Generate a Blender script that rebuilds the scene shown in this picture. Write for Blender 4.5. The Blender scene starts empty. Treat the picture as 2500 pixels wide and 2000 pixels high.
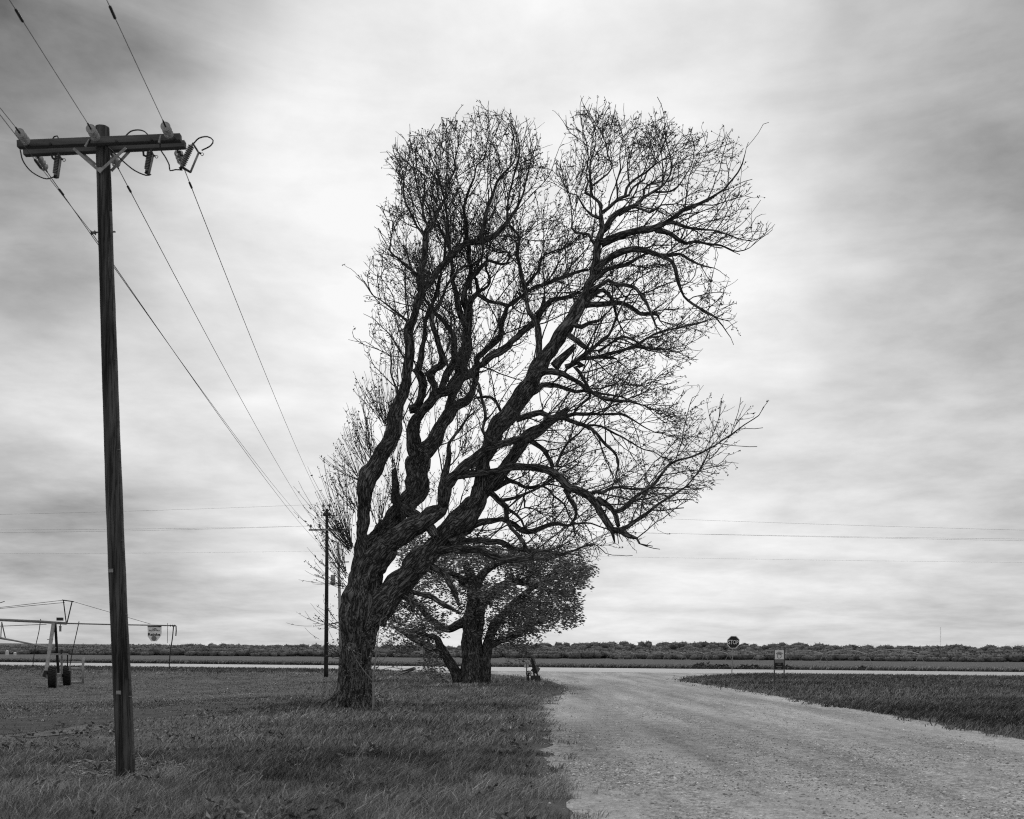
import bpy, bmesh, math, random
import numpy as np
from mathutils import Vector, Matrix, noise, kdtree, geometry

# ------------------------------------------------------------------ camera, sky, sun, exposure
SC = bpy.context.scene
COL = SC.collection
FPX, CU, HV, ROLL, CAMZ = 2500.0, 1250.0, 1585.0, 0.0056, 1.7     # lens in photo pixels, level camera with rise

cam_d = bpy.data.cameras.new('camera')
cam = bpy.data.objects.new('camera', cam_d)
COL.objects.link(cam)
SC.camera = cam
cam.location = (0, 0, CAMZ)
cam.rotation_mode = 'QUATERNION'
cam.rotation_quaternion = (Matrix.Rotation(math.radians(90), 4, 'X') @ Matrix.Rotation(ROLL, 4, 'Z')).to_quaternion()
cam_d.sensor_width = 36
cam_d.lens = 36
cam_d.shift_y = (HV - 1000) / 2500
cam_d.clip_start = 0.1
cam_d.clip_end = 8000
cam_d.dof.use_dof = True
cam_d.dof.focus_distance = 30
cam_d.dof.aperture_fstop = 2.4

_c, _s = math.cos(ROLL), math.sin(ROLL)
def P(u, v, Y):
    lx = (u - CU) / FPX * Y; ly = (HV - v) / FPX * Y
    return Vector((lx * _c - ly * _s, Y, CAMZ + lx * _s + ly * _c))
def G(u, v, z=0.0):
    k = (u - CU) / FPX * _s + (HV - v) / FPX * _c
    return P(u, v, (z - CAMZ) / k)
def px(p):
    X, Y, Z = p[0], p[1], p[2] - CAMZ
    return (CU + (X * _c + Z * _s) / Y * FPX, HV - (-X * _s + Z * _c) / Y * FPX)
def dirpx(u, v):
    return (P(u, v, 10) - Vector((0, 0, CAMZ))).normalized()

SUN_EL, SUN_AZ = math.radians(48), math.radians(-8)      # behind the cloud, ahead of the camera
W = bpy.data.worlds.new('World'); SC.world = W; W.use_nodes = True
nt = W.node_tree; nt.nodes.clear()
def wn(t, **kw):
    n = nt.nodes.new(t)
    for k, v in kw.items(): setattr(n, k, v)
    return n
def L(a, b): nt.links.new(a, b)
def wmath(op, a, b=None, c=None):
    n = wn('ShaderNodeMath', operation=op)
    for i, q in enumerate((a, b, c)):
        if q is None: continue
        if isinstance(q, (int, float)): n.inputs[i].default_value = q
        else: L(q, n.inputs[i])
    return n.outputs[0]
w_out = wn('ShaderNodeOutputWorld'); w_bg = wn('ShaderNodeBackground')
w_bg.inputs['Strength'].default_value = 0.1
L(w_bg.outputs[0], w_out.inputs[0])
sky = wn('ShaderNodeTexSky', sky_type='NISHITA'); sky.sun_disc = False
sky.sun_elevation = SUN_EL; sky.sun_rotation = SUN_AZ
bw = wn('ShaderNodeRGBToBW'); L(sky.outputs[0], bw.inputs[0])
tc = wn('ShaderNodeTexCoord')
sep = wn('ShaderNodeSeparateXYZ'); L(tc.outputs['Generated'], sep.inputs[0])
zc = wmath('ADD', wmath('MAXIMUM', sep.outputs[2], 0.0), 0.16)
comb = wn('ShaderNodeCombineXYZ')
L(wmath('DIVIDE', sep.outputs[0], zc), comb.inputs[0]); L(wmath('DIVIDE', sep.outputs[1], zc), comb.inputs[1])
def wnoise(scale, detail, rough, dist, loc, src):
    mp = wn('ShaderNodeMapping'); mp.inputs['Location'].default_value = loc
    L(src, mp.inputs[0])
    n = wn('ShaderNodeTexNoise'); n.inputs['Scale'].default_value = scale; n.inputs['Detail'].default_value = detail
    n.inputs['Roughness'].default_value = rough; n.inputs['Distortion'].default_value = dist
    L(mp.outputs[0], n.inputs[0]); return n
n_big = wnoise(0.95, 6, 0.55, 0.12, (3.1, 1.7, 0.4), comb.outputs[0])
n_fine = wnoise(2.4, 8, 0.60, 0.1, (7.3, 2.2, 4.0), comb.outputs[0])
n_warp = wnoise(2.6, 4, 0.5, 0.2, (1.0, 5.0, 2.0), tc.outputs['Generated'])
warp = wn('ShaderNodeVectorMath', operation='MULTIPLY_ADD')
L(n_warp.outputs['Color'], warp.inputs[0]); warp.inputs[1].default_value = (0.30, 0.30, 0.22)
wsub = wn('ShaderNodeVectorMath', operation='ADD'); L(tc.outputs['Generated'], wsub.inputs[0])
wsub.inputs[1].default_value = (-0.15, -0.15, -0.11); L(wsub.outputs[0], warp.inputs[2])
wnorm = wn('ShaderNodeVectorMath', operation='NORMALIZE'); L(warp.outputs[0], wnorm.inputs[0])
val = wmath('ADD', 0.67, wmath('MULTIPLY', wmath('SUBTRACT', n_big.outputs['Fac'], 0.5), 0.38))
val = wmath('ADD', val, wmath('MULTIPLY', wmath('SUBTRACT', n_fine.outputs['Fac'], 0.5), 0.70))
mp_b = wn('ShaderNodeMapping'); mp_b.inputs['Scale'].default_value = (1.0, 1.0, 4.2); L(tc.outputs['Generated'], mp_b.inputs[0])
n_band = wnoise(3.4, 7, 0.56, 0.5, (4.0, 0.3, 1.6), mp_b.outputs[0])
val = wmath('ADD', val, wmath('MULTIPLY', wmath('SUBTRACT', n_band.outputs['Fac'], 0.5), 0.46))
def blob(u, v, inner, outer, amt, power_src):
    d = wn('ShaderNodeVectorMath', operation='DOT_PRODUCT'); L(power_src, d.inputs[0]); d.inputs[1].default_value = dirpx(u, v)
    m = wn('ShaderNodeMapRange', interpolation_type='SMOOTHSTEP')
    m.inputs['From Min'].default_value = math.cos(math.radians(outer)); m.inputs['From Max'].default_value = math.cos(math.radians(inner))
    m.inputs['To Min'].default_value = 0; m.inputs['To Max'].default_value = amt
    L(d.outputs['Value'], m.inputs['Value']); return m.outputs[0]
for b in ((1200, 250, 2, 28, 0.27), (1500, 1250, 2, 22, 0.15), (1050, 1150, 2, 15, 0.06),     # bright cloud glow, also imitating the lens's brighter middle
          (40, -60, 0, 16, -0.52), (2330, 700, 0, 10, -0.06), (150, 620, 0, 12, 0.10), (2450, 330, 1, 9, 0.06), (2150, 820, 1, 6, -0.08),          # light and dark cloud patches, with lens vignetting painted into corners and sides
          (250, 1080, 1, 11, -0.10), (100, 1400, 1, 10, -0.10), (2470, 40, 0, 13, -0.32)):
    val = wmath('ADD', val, blob(*b, wnorm.outputs[0]))
val = wmath('MINIMUM', wmath('MAXIMUM', val, 0.10), 1.05)
val = wmath('MULTIPLY', val, 9.2)
mixv = wmath('ADD', wmath('MULTIPLY', val, 0.93), wmath('MULTIPLY', bw.outputs[0], 0.07))
cc = wn('ShaderNodeCombineColor')
for i in range(3): L(mixv, cc.inputs[i])
L(cc.outputs[0], w_bg.inputs['Color'])

sun_d = bpy.data.lights.new('sun', 'SUN'); sun = bpy.data.objects.new('sun', sun_d); COL.objects.link(sun)
sun_d.energy = 1.3; sun_d.angle = math.radians(25); sun_d.color = (1, 1, 1)
sdir = Vector((math.sin(SUN_AZ) * math.cos(SUN_EL), math.cos(SUN_AZ) * math.cos(SUN_EL), math.sin(SUN_EL)))
sun.rotation_mode = 'QUATERNION'; sun.rotation_quaternion = sdir.to_track_quat('Z', 'Y'); sun.location = (0, 0, 40)

SC.view_settings.view_transform = 'Standard'
SC.view_settings.look = 'None'
SC.view_settings.exposure = 0.0
SC.view_settings.gamma = 1.0
SC.view_settings.use_curve_mapping = False
SC.render.engine = 'CYCLES'
SC.cycles.use_denoising = False
SC.cycles.pixel_filter_type = 'BLACKMAN_HARRIS'; SC.cycles.filter_width = 1.15
SC.cycles.sample_clamp_indirect = 2.0; SC.cycles.sample_clamp_direct = 4.0; SC.cycles.caustics_refractive = False; SC.cycles.caustics_reflective = False
SC.cycles.max_bounces = 6
SC.cycles.diffuse_bounces = 3

noise.seed_set(7)
RND = random.Random(11)
NP = np.random.default_rng(5)

# ------------------------------------------------------------------ materials (a black and white photograph: neutral greys)
def mat(name, lo, hi=None, scale=6.0, rough=0.8, bump=0.0, stretch=(1, 1, 1), detail=6, bscale=None, metal=0.0, attr=None, crack=None, spec=0.3, ramp=(0.35, 0.65), bdist=0.02, vec=None):
    m = bpy.data.materials.new(name); m.use_nodes = True
    t = m.node_tree; b = t.nodes['Principled BSDF']
    b.inputs['Roughness'].default_value = rough; b.inputs['Metallic'].default_value = metal
    b.inputs['Specular IOR Level'].default_value = spec
    hi = lo if hi is None else hi
    co = t.nodes.new('ShaderNodeTexCoord'); mp = t.nodes.new('ShaderNodeMapping'); mp.inputs['Scale'].default_value = stretch
    csrc = co.outputs['Object']
    if vec: va = t.nodes.new('ShaderNodeAttribute'); va.attribute_name = vec; csrc = va.outputs['Vector']
    t.links.new(csrc, mp.inputs[0])
    n = t.nodes.new('ShaderNodeTexNoise'); n.inputs['Scale'].default_value = scale; n.inputs['Detail'].default_value = detail
    n.inputs['Roughness'].default_value = 0.62
    t.links.new(mp.outputs[0], n.inputs[0])
    r = t.nodes.new('ShaderNodeMapRange'); r.inputs['From Min'].default_value = ramp[0]; r.inputs['From Max'].default_value = ramp[1]
    r.inputs['To Min'].default_value = lo; r.inputs['To Max'].default_value = hi
    t.links.new(n.outputs['Fac'], r.inputs['Value'])
    fac = r.outputs[0]
    if crack:                       # (scale, depth): dark cracks with a shape of their own
        v = t.nodes.new('ShaderNodeTexNoise'); v.inputs['Scale'].default_value = crack[0]; v.inputs['Detail'].default_value = 3
        av = t.nodes.new('ShaderNodeMath'); av.operation = 'SUBTRACT'; av.inputs[1].default_value = .5; aa = t.nodes.new('ShaderNodeMath'); aa.operation = 'ABSOLUTE'
        t.links.new(v.outputs['Fac'], av.inputs[0]); t.links.new(av.outputs[0], aa.inputs[0])
        mp2 = t.nodes.new('ShaderNodeMapping'); mp2.inputs['Scale'].default_value = crack[2]
        wv = t.nodes.new('ShaderNodeVectorMath'); wv.operation = 'MULTIPLY_ADD'
        t.links.new(n.outputs['Color'], wv.inputs[0]); wv.inputs[1].default_value = (crack[4],) * 3; t.links.new(csrc, wv.inputs[2])
        t.links.new(wv.outputs[0], mp2.inputs[0]); t.links.new(mp2.outputs[0], v.inputs['Vector'])
        r2 = t.nodes.new('ShaderNodeMapRange'); r2.inputs['From Max'].default_value = crack[3]; r2.inputs['To Min'].default_value = crack[1]
        t.links.new(aa.outputs[0], r2.inputs['Value'])
        mu = t.nodes.new('ShaderNodeMath'); mu.operation = 'MULTIPLY'; t.links.new(fac, mu.inputs[0]); t.links.new(r2.outputs[0], mu.inputs[1]); fac = mu.outputs[0]
    if attr:
        a = t.nodes.new('ShaderNodeAttribute'); a.attribute_name = attr
        mu = t.nodes.new('ShaderNodeMath'); mu.operation = 'MULTIPLY'; t.links.new(fac, mu.inputs[0]); t.links.new(a.outputs['Fac'], mu.inputs[1]); fac = mu.outputs[0]
    cb = t.nodes.new('ShaderNodeCombineColor')
    for i in range(3): t.links.new(fac, cb.inputs[i])
    t.links.new(cb.outputs[0], b.inputs['Base Color'])
    if bump:
        n2 = t.nodes.new('ShaderNodeTexNoise'); n2.inputs['Scale'].default_value = bscale or scale * 2; n2.inputs['Detail'].default_value = 5
        t.links.new(mp.outputs[0], n2.inputs[0])
        h = n2.outputs['Fac']
        if crack:
            ad = t.nodes.new('ShaderNodeMath'); ad.operation = 'ADD'; t.links.new(h, ad.inputs[0]); t.links.new(r2.outputs[0], ad.inputs[1]); h = ad.outputs[0]
        bp = t.nodes.new('ShaderNodeBump'); bp.inputs['Strength'].default_value = bump; bp.inputs['Distance'].default_value = bdist
        t.links.new(h, bp.inputs['Height']); t.links.new(bp.outputs[0], b.inputs['Normal'])
    return m

M = {}
M['bark'] = mat('rough_bark', 0.07, 0.21, 6, 0.9, 1.0, (1, 1, 0.35), crack=(17, 0.10, (1, 1, 0.2), 0.10, .07), bdist=0.04, spec=0.15, vec='bk')
M['sapling'] = mat('sapling_bark', 0.16, 0.28, 8, 0.85, spec=0.15)
M['twig'] = mat('twig_bark', 0.045, 0.085, 8, 0.85, spec=0.15)
M['bud'] = mat('bud_leaf', 0.05, 0.10, 9, 0.7)
M['leaf'] = mat('leaf', 0.10, 0.20, 2.2, 0.55, attr='tone')
M['pole'] = mat('creosoted_timber', 0.012, 0.10, 9, 0.85, 0.6, (1, 1, 0.09), crack=(26, 0.25, (1, 1, 0.03), 0.05, .01), spec=0.2)
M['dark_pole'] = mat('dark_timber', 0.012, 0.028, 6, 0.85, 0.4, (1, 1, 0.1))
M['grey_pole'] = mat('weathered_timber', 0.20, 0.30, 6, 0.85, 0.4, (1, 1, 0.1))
M['arm'] = mat('crossarm_timber', 0.045, 0.12, 6, 0.85, 0.5, (0.12, 1, 1))
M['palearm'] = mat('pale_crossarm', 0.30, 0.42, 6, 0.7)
M['galv'] = mat('galvanised_steel', 0.18, 0.32, 12, 0.5, metal=0.3)
M['darksteel'] = mat('dark_steel', 0.02, 0.045, 9, 0.55, metal=0.2)
M['porcelain'] = mat('grey_porcelain', 0.10, 0.16, 6, 0.25, spec=0.5)
M['wire'] = mat('aluminium_wire', 0.05, 0.07, 4, 0.6)
M['jumper'] = mat('black_jumper', 0.015, 0.02, 4, 0.5)
g = bpy.data.materials.new('glass_bell'); g.use_nodes = True
gb = g.node_tree.nodes['Principled BSDF']; gb.inputs['Base Color'].default_value = (.42, .42, .42, 1); gb.inputs['Roughness'].default_value = .12
gb.inputs['Transmission Weight'].default_value = .35
gn = g.node_tree.nodes.new('ShaderNodeTexNoise'); gn.inputs['Scale'].default_value = 30
gr = g.node_tree.nodes.new('ShaderNodeMapRange'); gr.inputs['To Min'].default_value = .2; gr.inputs['To Max'].default_value = .35
g.node_tree.links.new(gn.outputs['Fac'], gr.inputs['Value']); g.node_tree.links.new(gr.outputs[0], gb.inputs['Roughness'])
M['glass'] = g
M['pipe'] = mat('galvanised_pipe', 0.14, 0.24, 7, 0.6)
M['steel_light'] = mat('galvanised_angle', 0.22, 0.34, 6, 0.6)
M['tyre'] = mat('tyre_rubber', 0.008, 0.02, 12, 0.85, 0.4)
M['rim'] = mat('wheel_rim', 0.12, 0.2, 6, 0.6)
M['white'] = mat('white_sheet', 0.7, 0.82, 3, 0.5)
M['black'] = mat('black_print', 0.012, 0.016, 5, 0.6)
M['grey'] = mat('grey_print', 0.16, 0.2, 5, 0.6)
M['stopred'] = mat('red_sign_sheet', 0.018, 0.024, 5, 0.55)
M['backplate'] = mat('sign_back', 0.16, 0.24, 6, 0.6)
M['plate'] = mat('rusty_plate', 0.05, 0.10, 6, 0.8)
M['wood_post'] = mat('sign_post_timber', 0.05, 0.09, 8, 0.85, stretch=(1, 1, .2))
M['bale'] = mat('pale_tank', 0.5, 0.6, 3, 0.6)
M['deadwood'] = mat('dead_wood', 0.22, 0.5, 9, 0.85, 0.5, (1, .3, 1))
M['straw'] = mat('dry_straw', 0.2, 0.5, 9, 0.85, attr='tone')

# ------------------------------------------------------------------ mesh helpers
class MB:
    def __init__(s): s.v = []; s.f = []
    def add(s, vs, fs):
        o = len(s.v); s.v.extend(Vector(q) for q in vs); s.f.extend(tuple(o + i for i in q) for q in fs); return s
    def beam(s, p0, p1, w, h, up=(0, 0, 1), bev=0.0):
        p0 = Vector(p0); p1 = Vector(p1); d = (p1 - p0).normalized(); up = Vector(up)
        x = d.cross(up)
        if x.length < 1e-4: x = d.cross(Vector((0, 1, 0)))
        x.normalize(); z = x.cross(d).normalized()
        if bev:
            prof = [(-w/2+bev, -h/2), (w/2-bev, -h/2), (w/2, -h/2+bev), (w/2, h/2-bev), (w/2-bev, h/2), (-w/2+bev, h/2), (-w/2, h/2-bev), (-w/2, -h/2+bev)]
        else:
            prof = [(-w/2, -h/2), (w/2, -h/2), (w/2, h/2), (-w/2, h/2)]
        n = len(prof)
        vs = [p0 + x * a + z * b for a, b in prof] + [p1 + x * a + z * b for a, b in prof]
        fs = [(i, (i + 1) % n, n + (i + 1) % n, n + i) for i in range(n)] + [tuple(reversed(range(n))), tuple(range(n, 2 * n))]
        return s.add(vs, fs)
    def tube(s, pts, rs, n=8, cap=True):
        pts = [Vector(q) for q in pts]
        if isinstance(rs, (int, float)): rs = [rs] * len(pts)
        t0 = (pts[1] - pts[0]).normalized()
        a = t0.cross(Vector((0, 0, 1)));
        if a.length < 0.1: a = t0.cross(Vector((1, 0, 0)))
        a.normalize(); vs = []; k = len(pts)
        for i, q in enumerate(pts):
            t = (pts[min(i + 1, k - 1)] - pts[max(i - 1, 0)]).normalized()
            a = (a - t * a.dot(t)).normalized(); b = t.cross(a)
            for j in range(n):
                th = 2 * math.pi * j / n
                vs.append(q + (a * math.cos(th) + b * math.sin(th)) * rs[i])
        fs = [(i * n + j, i * n + (j + 1) % n, (i + 1) * n + (j + 1) % n, (i + 1) * n + j) for i in range(k - 1) for j in range(n)]
        if cap: fs += [tuple(reversed(range(n))), tuple(range((k - 1) * n, k * n))]
        return s.add(vs, fs)
    def lathe(s, p0, axis, prof, n=16):
        p0 = Vector(p0); axis = Vector(axis).normalized()
        return s.tube([p0 + axis * (h + i * 1e-5) for i, (h, r) in enumerate(prof)], [r for h, r in prof], n)
    def ring(s, c, axis, R, r, n=20, m=6):
        c = Vector(c); axis = Vector(axis).normalized(); a = axis.orthogonal().normalized(); b = axis.cross(a)
        vs = []
        for i in range(n):
            th = 2 * math.pi * i / n; d = a * math.cos(th) + b * math.sin(th)
            for j in range(m):
                ph = 2 * math.pi * j / m; vs.append(c + d * (R + r * math.cos(ph)) + axis * (r * math.sin(ph)))
        fs = [(i * m + j, i * m + (j + 1) % m, ((i + 1) % n) * m + (j + 1) % m, ((i + 1) % n) * m + j) for i in range(n) for j in range(m)]
        return s.add(vs, fs)
    def prism(s, poly, thick):
        """poly: world points of a flat outline; thick: vector"""
        poly = [Vector(q) for q in poly]; t = Vector(thick); n = len(poly)
        return s.add(poly + [q + t for q in poly], [tuple(range(n)), tuple(reversed(range(n, 2 * n)))] + [(i, n + i, n + (i + 1) % n, (i + 1) % n) for i in range(n)])
    bk = None
    def build(s, name, m, parent=None, smooth=False, **tags):
        me = bpy.data.meshes.new(name)
        o0 = wloc(parent) if parent else Vector((0, 0, 0))
        if not parent and 'base' in tags: o0 = Vector(tags.pop('base'))
        me.from_pydata([q - o0 for q in s.v], [], s.f); me.update()
        bm = bmesh.new(); bm.from_mesh(me); bmesh.ops.recalc_face_normals(bm, faces=bm.faces); bm.to_mesh(me); bm.free()
        if smooth: me.polygons.foreach_set('use_smooth', [True] * len(me.polygons))
        if s.bk is not None and len(s.bk) == len(me.vertices):
            at = me.attributes.new('bk', 'FLOAT_VECTOR', 'POINT'); at.data.foreach_set('vector', np.asarray(s.bk, np.float32).ravel())
        return link(name, me, m, parent, o0, **tags)
def wloc(o):
    p = Vector((0, 0, 0))
    while o: p += o.location; o = o.parent
    return p
def link(name, me, m, parent=None, loc=None, label=None, category=None, group=None, kind=None):
    if m: me.materials.append(m if not isinstance(m, str) else M[m])
    o = bpy.data.objects.new(name, me); COL.objects.link(o)
    if parent: o.parent = parent
    elif loc is not None: o.location = loc
    tag(o, label, category, group, kind); return o
def tag(o, label=None, category=None, group=None, kind=None):
    if label: o['label'] = label
    if category: o['category'] = category
    if group: o['group'] = group
    if kind: o['kind'] = kind
    return o
def thing(name, loc, label, category, group=None):
    o = bpy.data.objects.new(name, None); COL.objects.link(o); o.location = loc; o.empty_display_size = .2
    return tag(o, label, category, group)
def npmesh(name, V, Fs, m, parent=None, tone=None, smooth=False, **tags):
    """V (n,3) float; Fs list of (k,4)/(k,3) int arrays; tone per vertex"""
    me = bpy.data.meshes.new(name)
    o0 = np.array(wloc(parent)) if parent else np.zeros(3)
    me.vertices.add(len(V)); me.vertices.foreach_set('co', (np.asarray(V, np.float64) - o0).astype(np.float32).ravel())
    loops = np.concatenate([f.ravel() for f in Fs]).astype(np.int32)
    tot = np.concatenate([np.full(len(f), f.shape[1], np.int32) for f in Fs])
    st = np.concatenate([[0], np.cumsum(tot)[:-1]]).astype(np.int32)
    me.loops.add(len(loops)); me.loops.foreach_set('vertex_index', loops)
    me.polygons.add(len(tot)); me.polygons.foreach_set('loop_start', st); me.polygons.foreach_set('loop_total', tot)
    me.update(calc_edges=True)
    if smooth: me.polygons.foreach_set('use_smooth', np.ones(len(tot), bool))
    if tone is not None:
        at = me.attributes.new('tone', 'FLOAT', 'POINT'); at.data.foreach_set('value', np.asarray(tone, np.float32))
    return link(name, me, m, parent, None, **tags)
def text_mesh(name, s, p, width, height, right, up, m, parent, off=0.0, thick=0.004, bold=0.0):
    cu = bpy.data.curves.new(name, 'FONT'); cu.body = s; cu.align_x = 'CENTER'; cu.align_y = 'CENTER'; cu.size = 1; cu.resolution_u = 3; cu.offset = bold
    to = bpy.data.objects.new(name, cu); COL.objects.link(to)
    me = bpy.data.meshes.new_from_object(to); bpy.data.objects.remove(to); bpy.data.curves.remove(cu)
    co = np.array([v.co[:] for v in me.vertices]); mn, mx = co.min(0), co.max(0)
    right = Vector(right).normalized(); up = Vector(up).normalized(); nrm = right.cross(up)
    o0 = wloc(parent)
    for v in me.vertices:
        x = ((v.co.x - mn[0]) / (mx[0] - mn[0]) - .5) * width; y = ((v.co.y - mn[1]) / (mx[1] - mn[1]) - .5) * height
        v.co = Vector(p) + right * x + up * y + nrm * off - o0
    me.materials.clear()
    return link(name, me, m, parent)

# ------------------------------------------------------------------ terrain
def ss(a): a = np.clip(a, 0, 1); return a * a * (3 - 2 * a)
def HT(x, y): return y - (96.0 - 0.24 * x)          # metres beyond the far edge of the highway
def TZ(x, y):
    x = np.asarray(x, float); y = np.asarray(y, float); t = HT(x, y)
    dip = -0.42 * ss((y - 20) / 26) * ss((-7 - x) / 10) * (1 - ss((t + 42) / 18))
    rdip = -0.25 * ss((y - 30) / 12) * ss((x - 20) / 10) * (1 - ss((t + 36) / 12))
    far = np.interp(t, [0, 8, 200, 400, 600, 760, 980, 1300, 4000], [0, -0.35, -2.4, -3.6, -4.6, -3.0, 2.5, 5.0, 5.0])
    far = far + ss((t - 640) / 350) * (2.4 * np.sin(x * .0045 + .4) + 1.2 * np.sin(x * .013))
    return dip + rdip + far
def tz(x, y): return float(TZ(x, y))

def axis(*segs):
    out = []
    for a, b, n in segs: out += list(np.linspace(a, b, n, endpoint=False))
    return np.array(out + [segs[-1][1]])
gx = axis((-2500, -300, 12), (-300, -60, 24), (-60, 60, 80), (60, 300, 24), (300, 2500, 12))
gy = axis((-80, 0, 8), (0, 120, 80), (120, 1000, 90), (1000, 4000, 12))
XX, YY = np.meshgrid(gx, gy); ZZ = TZ(XX, YY)
nx_, ny_ = len(gx), len(gy)
ids = np.arange(nx_ * ny_).reshape(ny_, nx_)
quads = np.stack([ids[:-1, :-1], ids[:-1, 1:], ids[1:, 1:], ids[1:, :-1]], -1).reshape(-1, 4)
M['ground'] = mat('grassy_soil', 0.06, 0.14, 0.9, 0.95, 0.8, detail=9, bscale=14, bdist=0.05, spec=0.1)
npmesh('ground', np.stack([XX, YY, ZZ], -1).reshape(-1, 3), [quads], 'ground', smooth=True, kind='structure')

# gravel road: outline read off the verge, laid on the ground
OV = 2500 / 2156.0
left_edge = [(1215, 1800), (1196, 1725), (1190, 1680), (1168, 1640), (1150, 1605), (1158, 1565), (1154, 1530), (1142, 1500), (1134, 1482), (1150, 1471), (1180, 1463), (1198, 1452), (1190, 1446), (1165, 1437), (1135, 1430), (1100, 1425), (1040, 1421), (960, 1419)]
right_edge = [(1700, 1416), (1560, 1420), (1490, 1423), (1440, 1428), (1426, 1432), (1450, 1437), (1480, 1441), (1550, 1452), (1700, 1477), (1900, 1511), (2050, 1540), (2156, 1560), (2400, 1600)]
LE = [G(a * OV, b * OV) for a, b in left_edge]; RE = [G(a * OV, b * OV) for a, b in right_edge]
def ragged(pts, amp, seed):
    out = []
    for a, b in zip(pts[:-1], pts[1:]):
        n_ = max(1, int((b - a).length / .3))
        for k in range(n_):
            q = a.lerp(b, k / n_); w = noise.noise(Vector((q.x * 1.3, q.y * 1.3, seed))) * amp + noise.noise(Vector((q.x * 4, q.y * 4, seed + 5))) * amp * .5
            q.x += w; out.append(q)
    return out + [pts[-1]]
LE, RE = ragged(LE, .22, 1.0), ragged(RE, .22, 8.0)
road_poly = [Vector((LE[0].x + .3, -20, 0))] + LE + [Vector((-14, 84, 0)), Vector((26, 75, 0))] + RE + [Vector((RE[-1].x + 3, -20, 0))]
road_np = np.array([(p.x, p.y) for p in road_poly])
def inside(poly, x, y):
    r = np.zeros(x.shape, bool); n = len(poly); j = n - 1
    for i in range(n):
        xi, yi = poly[i]; xj, yj = poly[j]
        if yi != yj:
            r ^= ((yi > y) != (yj > y)) & (x < (xj - xi) * (y - yi) / (yj - yi) + xi)
        j = i
    return r
def sheet(name, poly2, z, m, step=None, **tags):
    tri = geometry.tessellate_polygon([[Vector((a, b, 0)) for a, b in poly2]])
    me = bpy.data.meshes.new(name); me.from_pydata([(a, b, z + tz(a, b)) for a, b in poly2], [], [tuple(t) for t in tri]); me.update()
    bm = bmesh.new(); bm.from_mesh(me)
    if step:
        for _ in range(step):
            bmesh.ops.subdivide_edges(bm, edges=[e for e in bm.edges if e.calc_length() > 1.5], cuts=1, use_grid_fill=True)
        for v in bm.verts: v.co.z = z + tz(v.co.x, v.co.y)
        bmesh.ops.triangulate(bm, faces=bm.faces)
    bmesh.ops.recalc_face_normals(bm, faces=bm.faces)
    if sum(f.normal.z for f in bm.faces) < 0: bmesh.ops.reverse_faces(bm, faces=bm.faces)
    bm.to_mesh(me); bm.free()
    return link(name, me, m, **tags)

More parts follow.
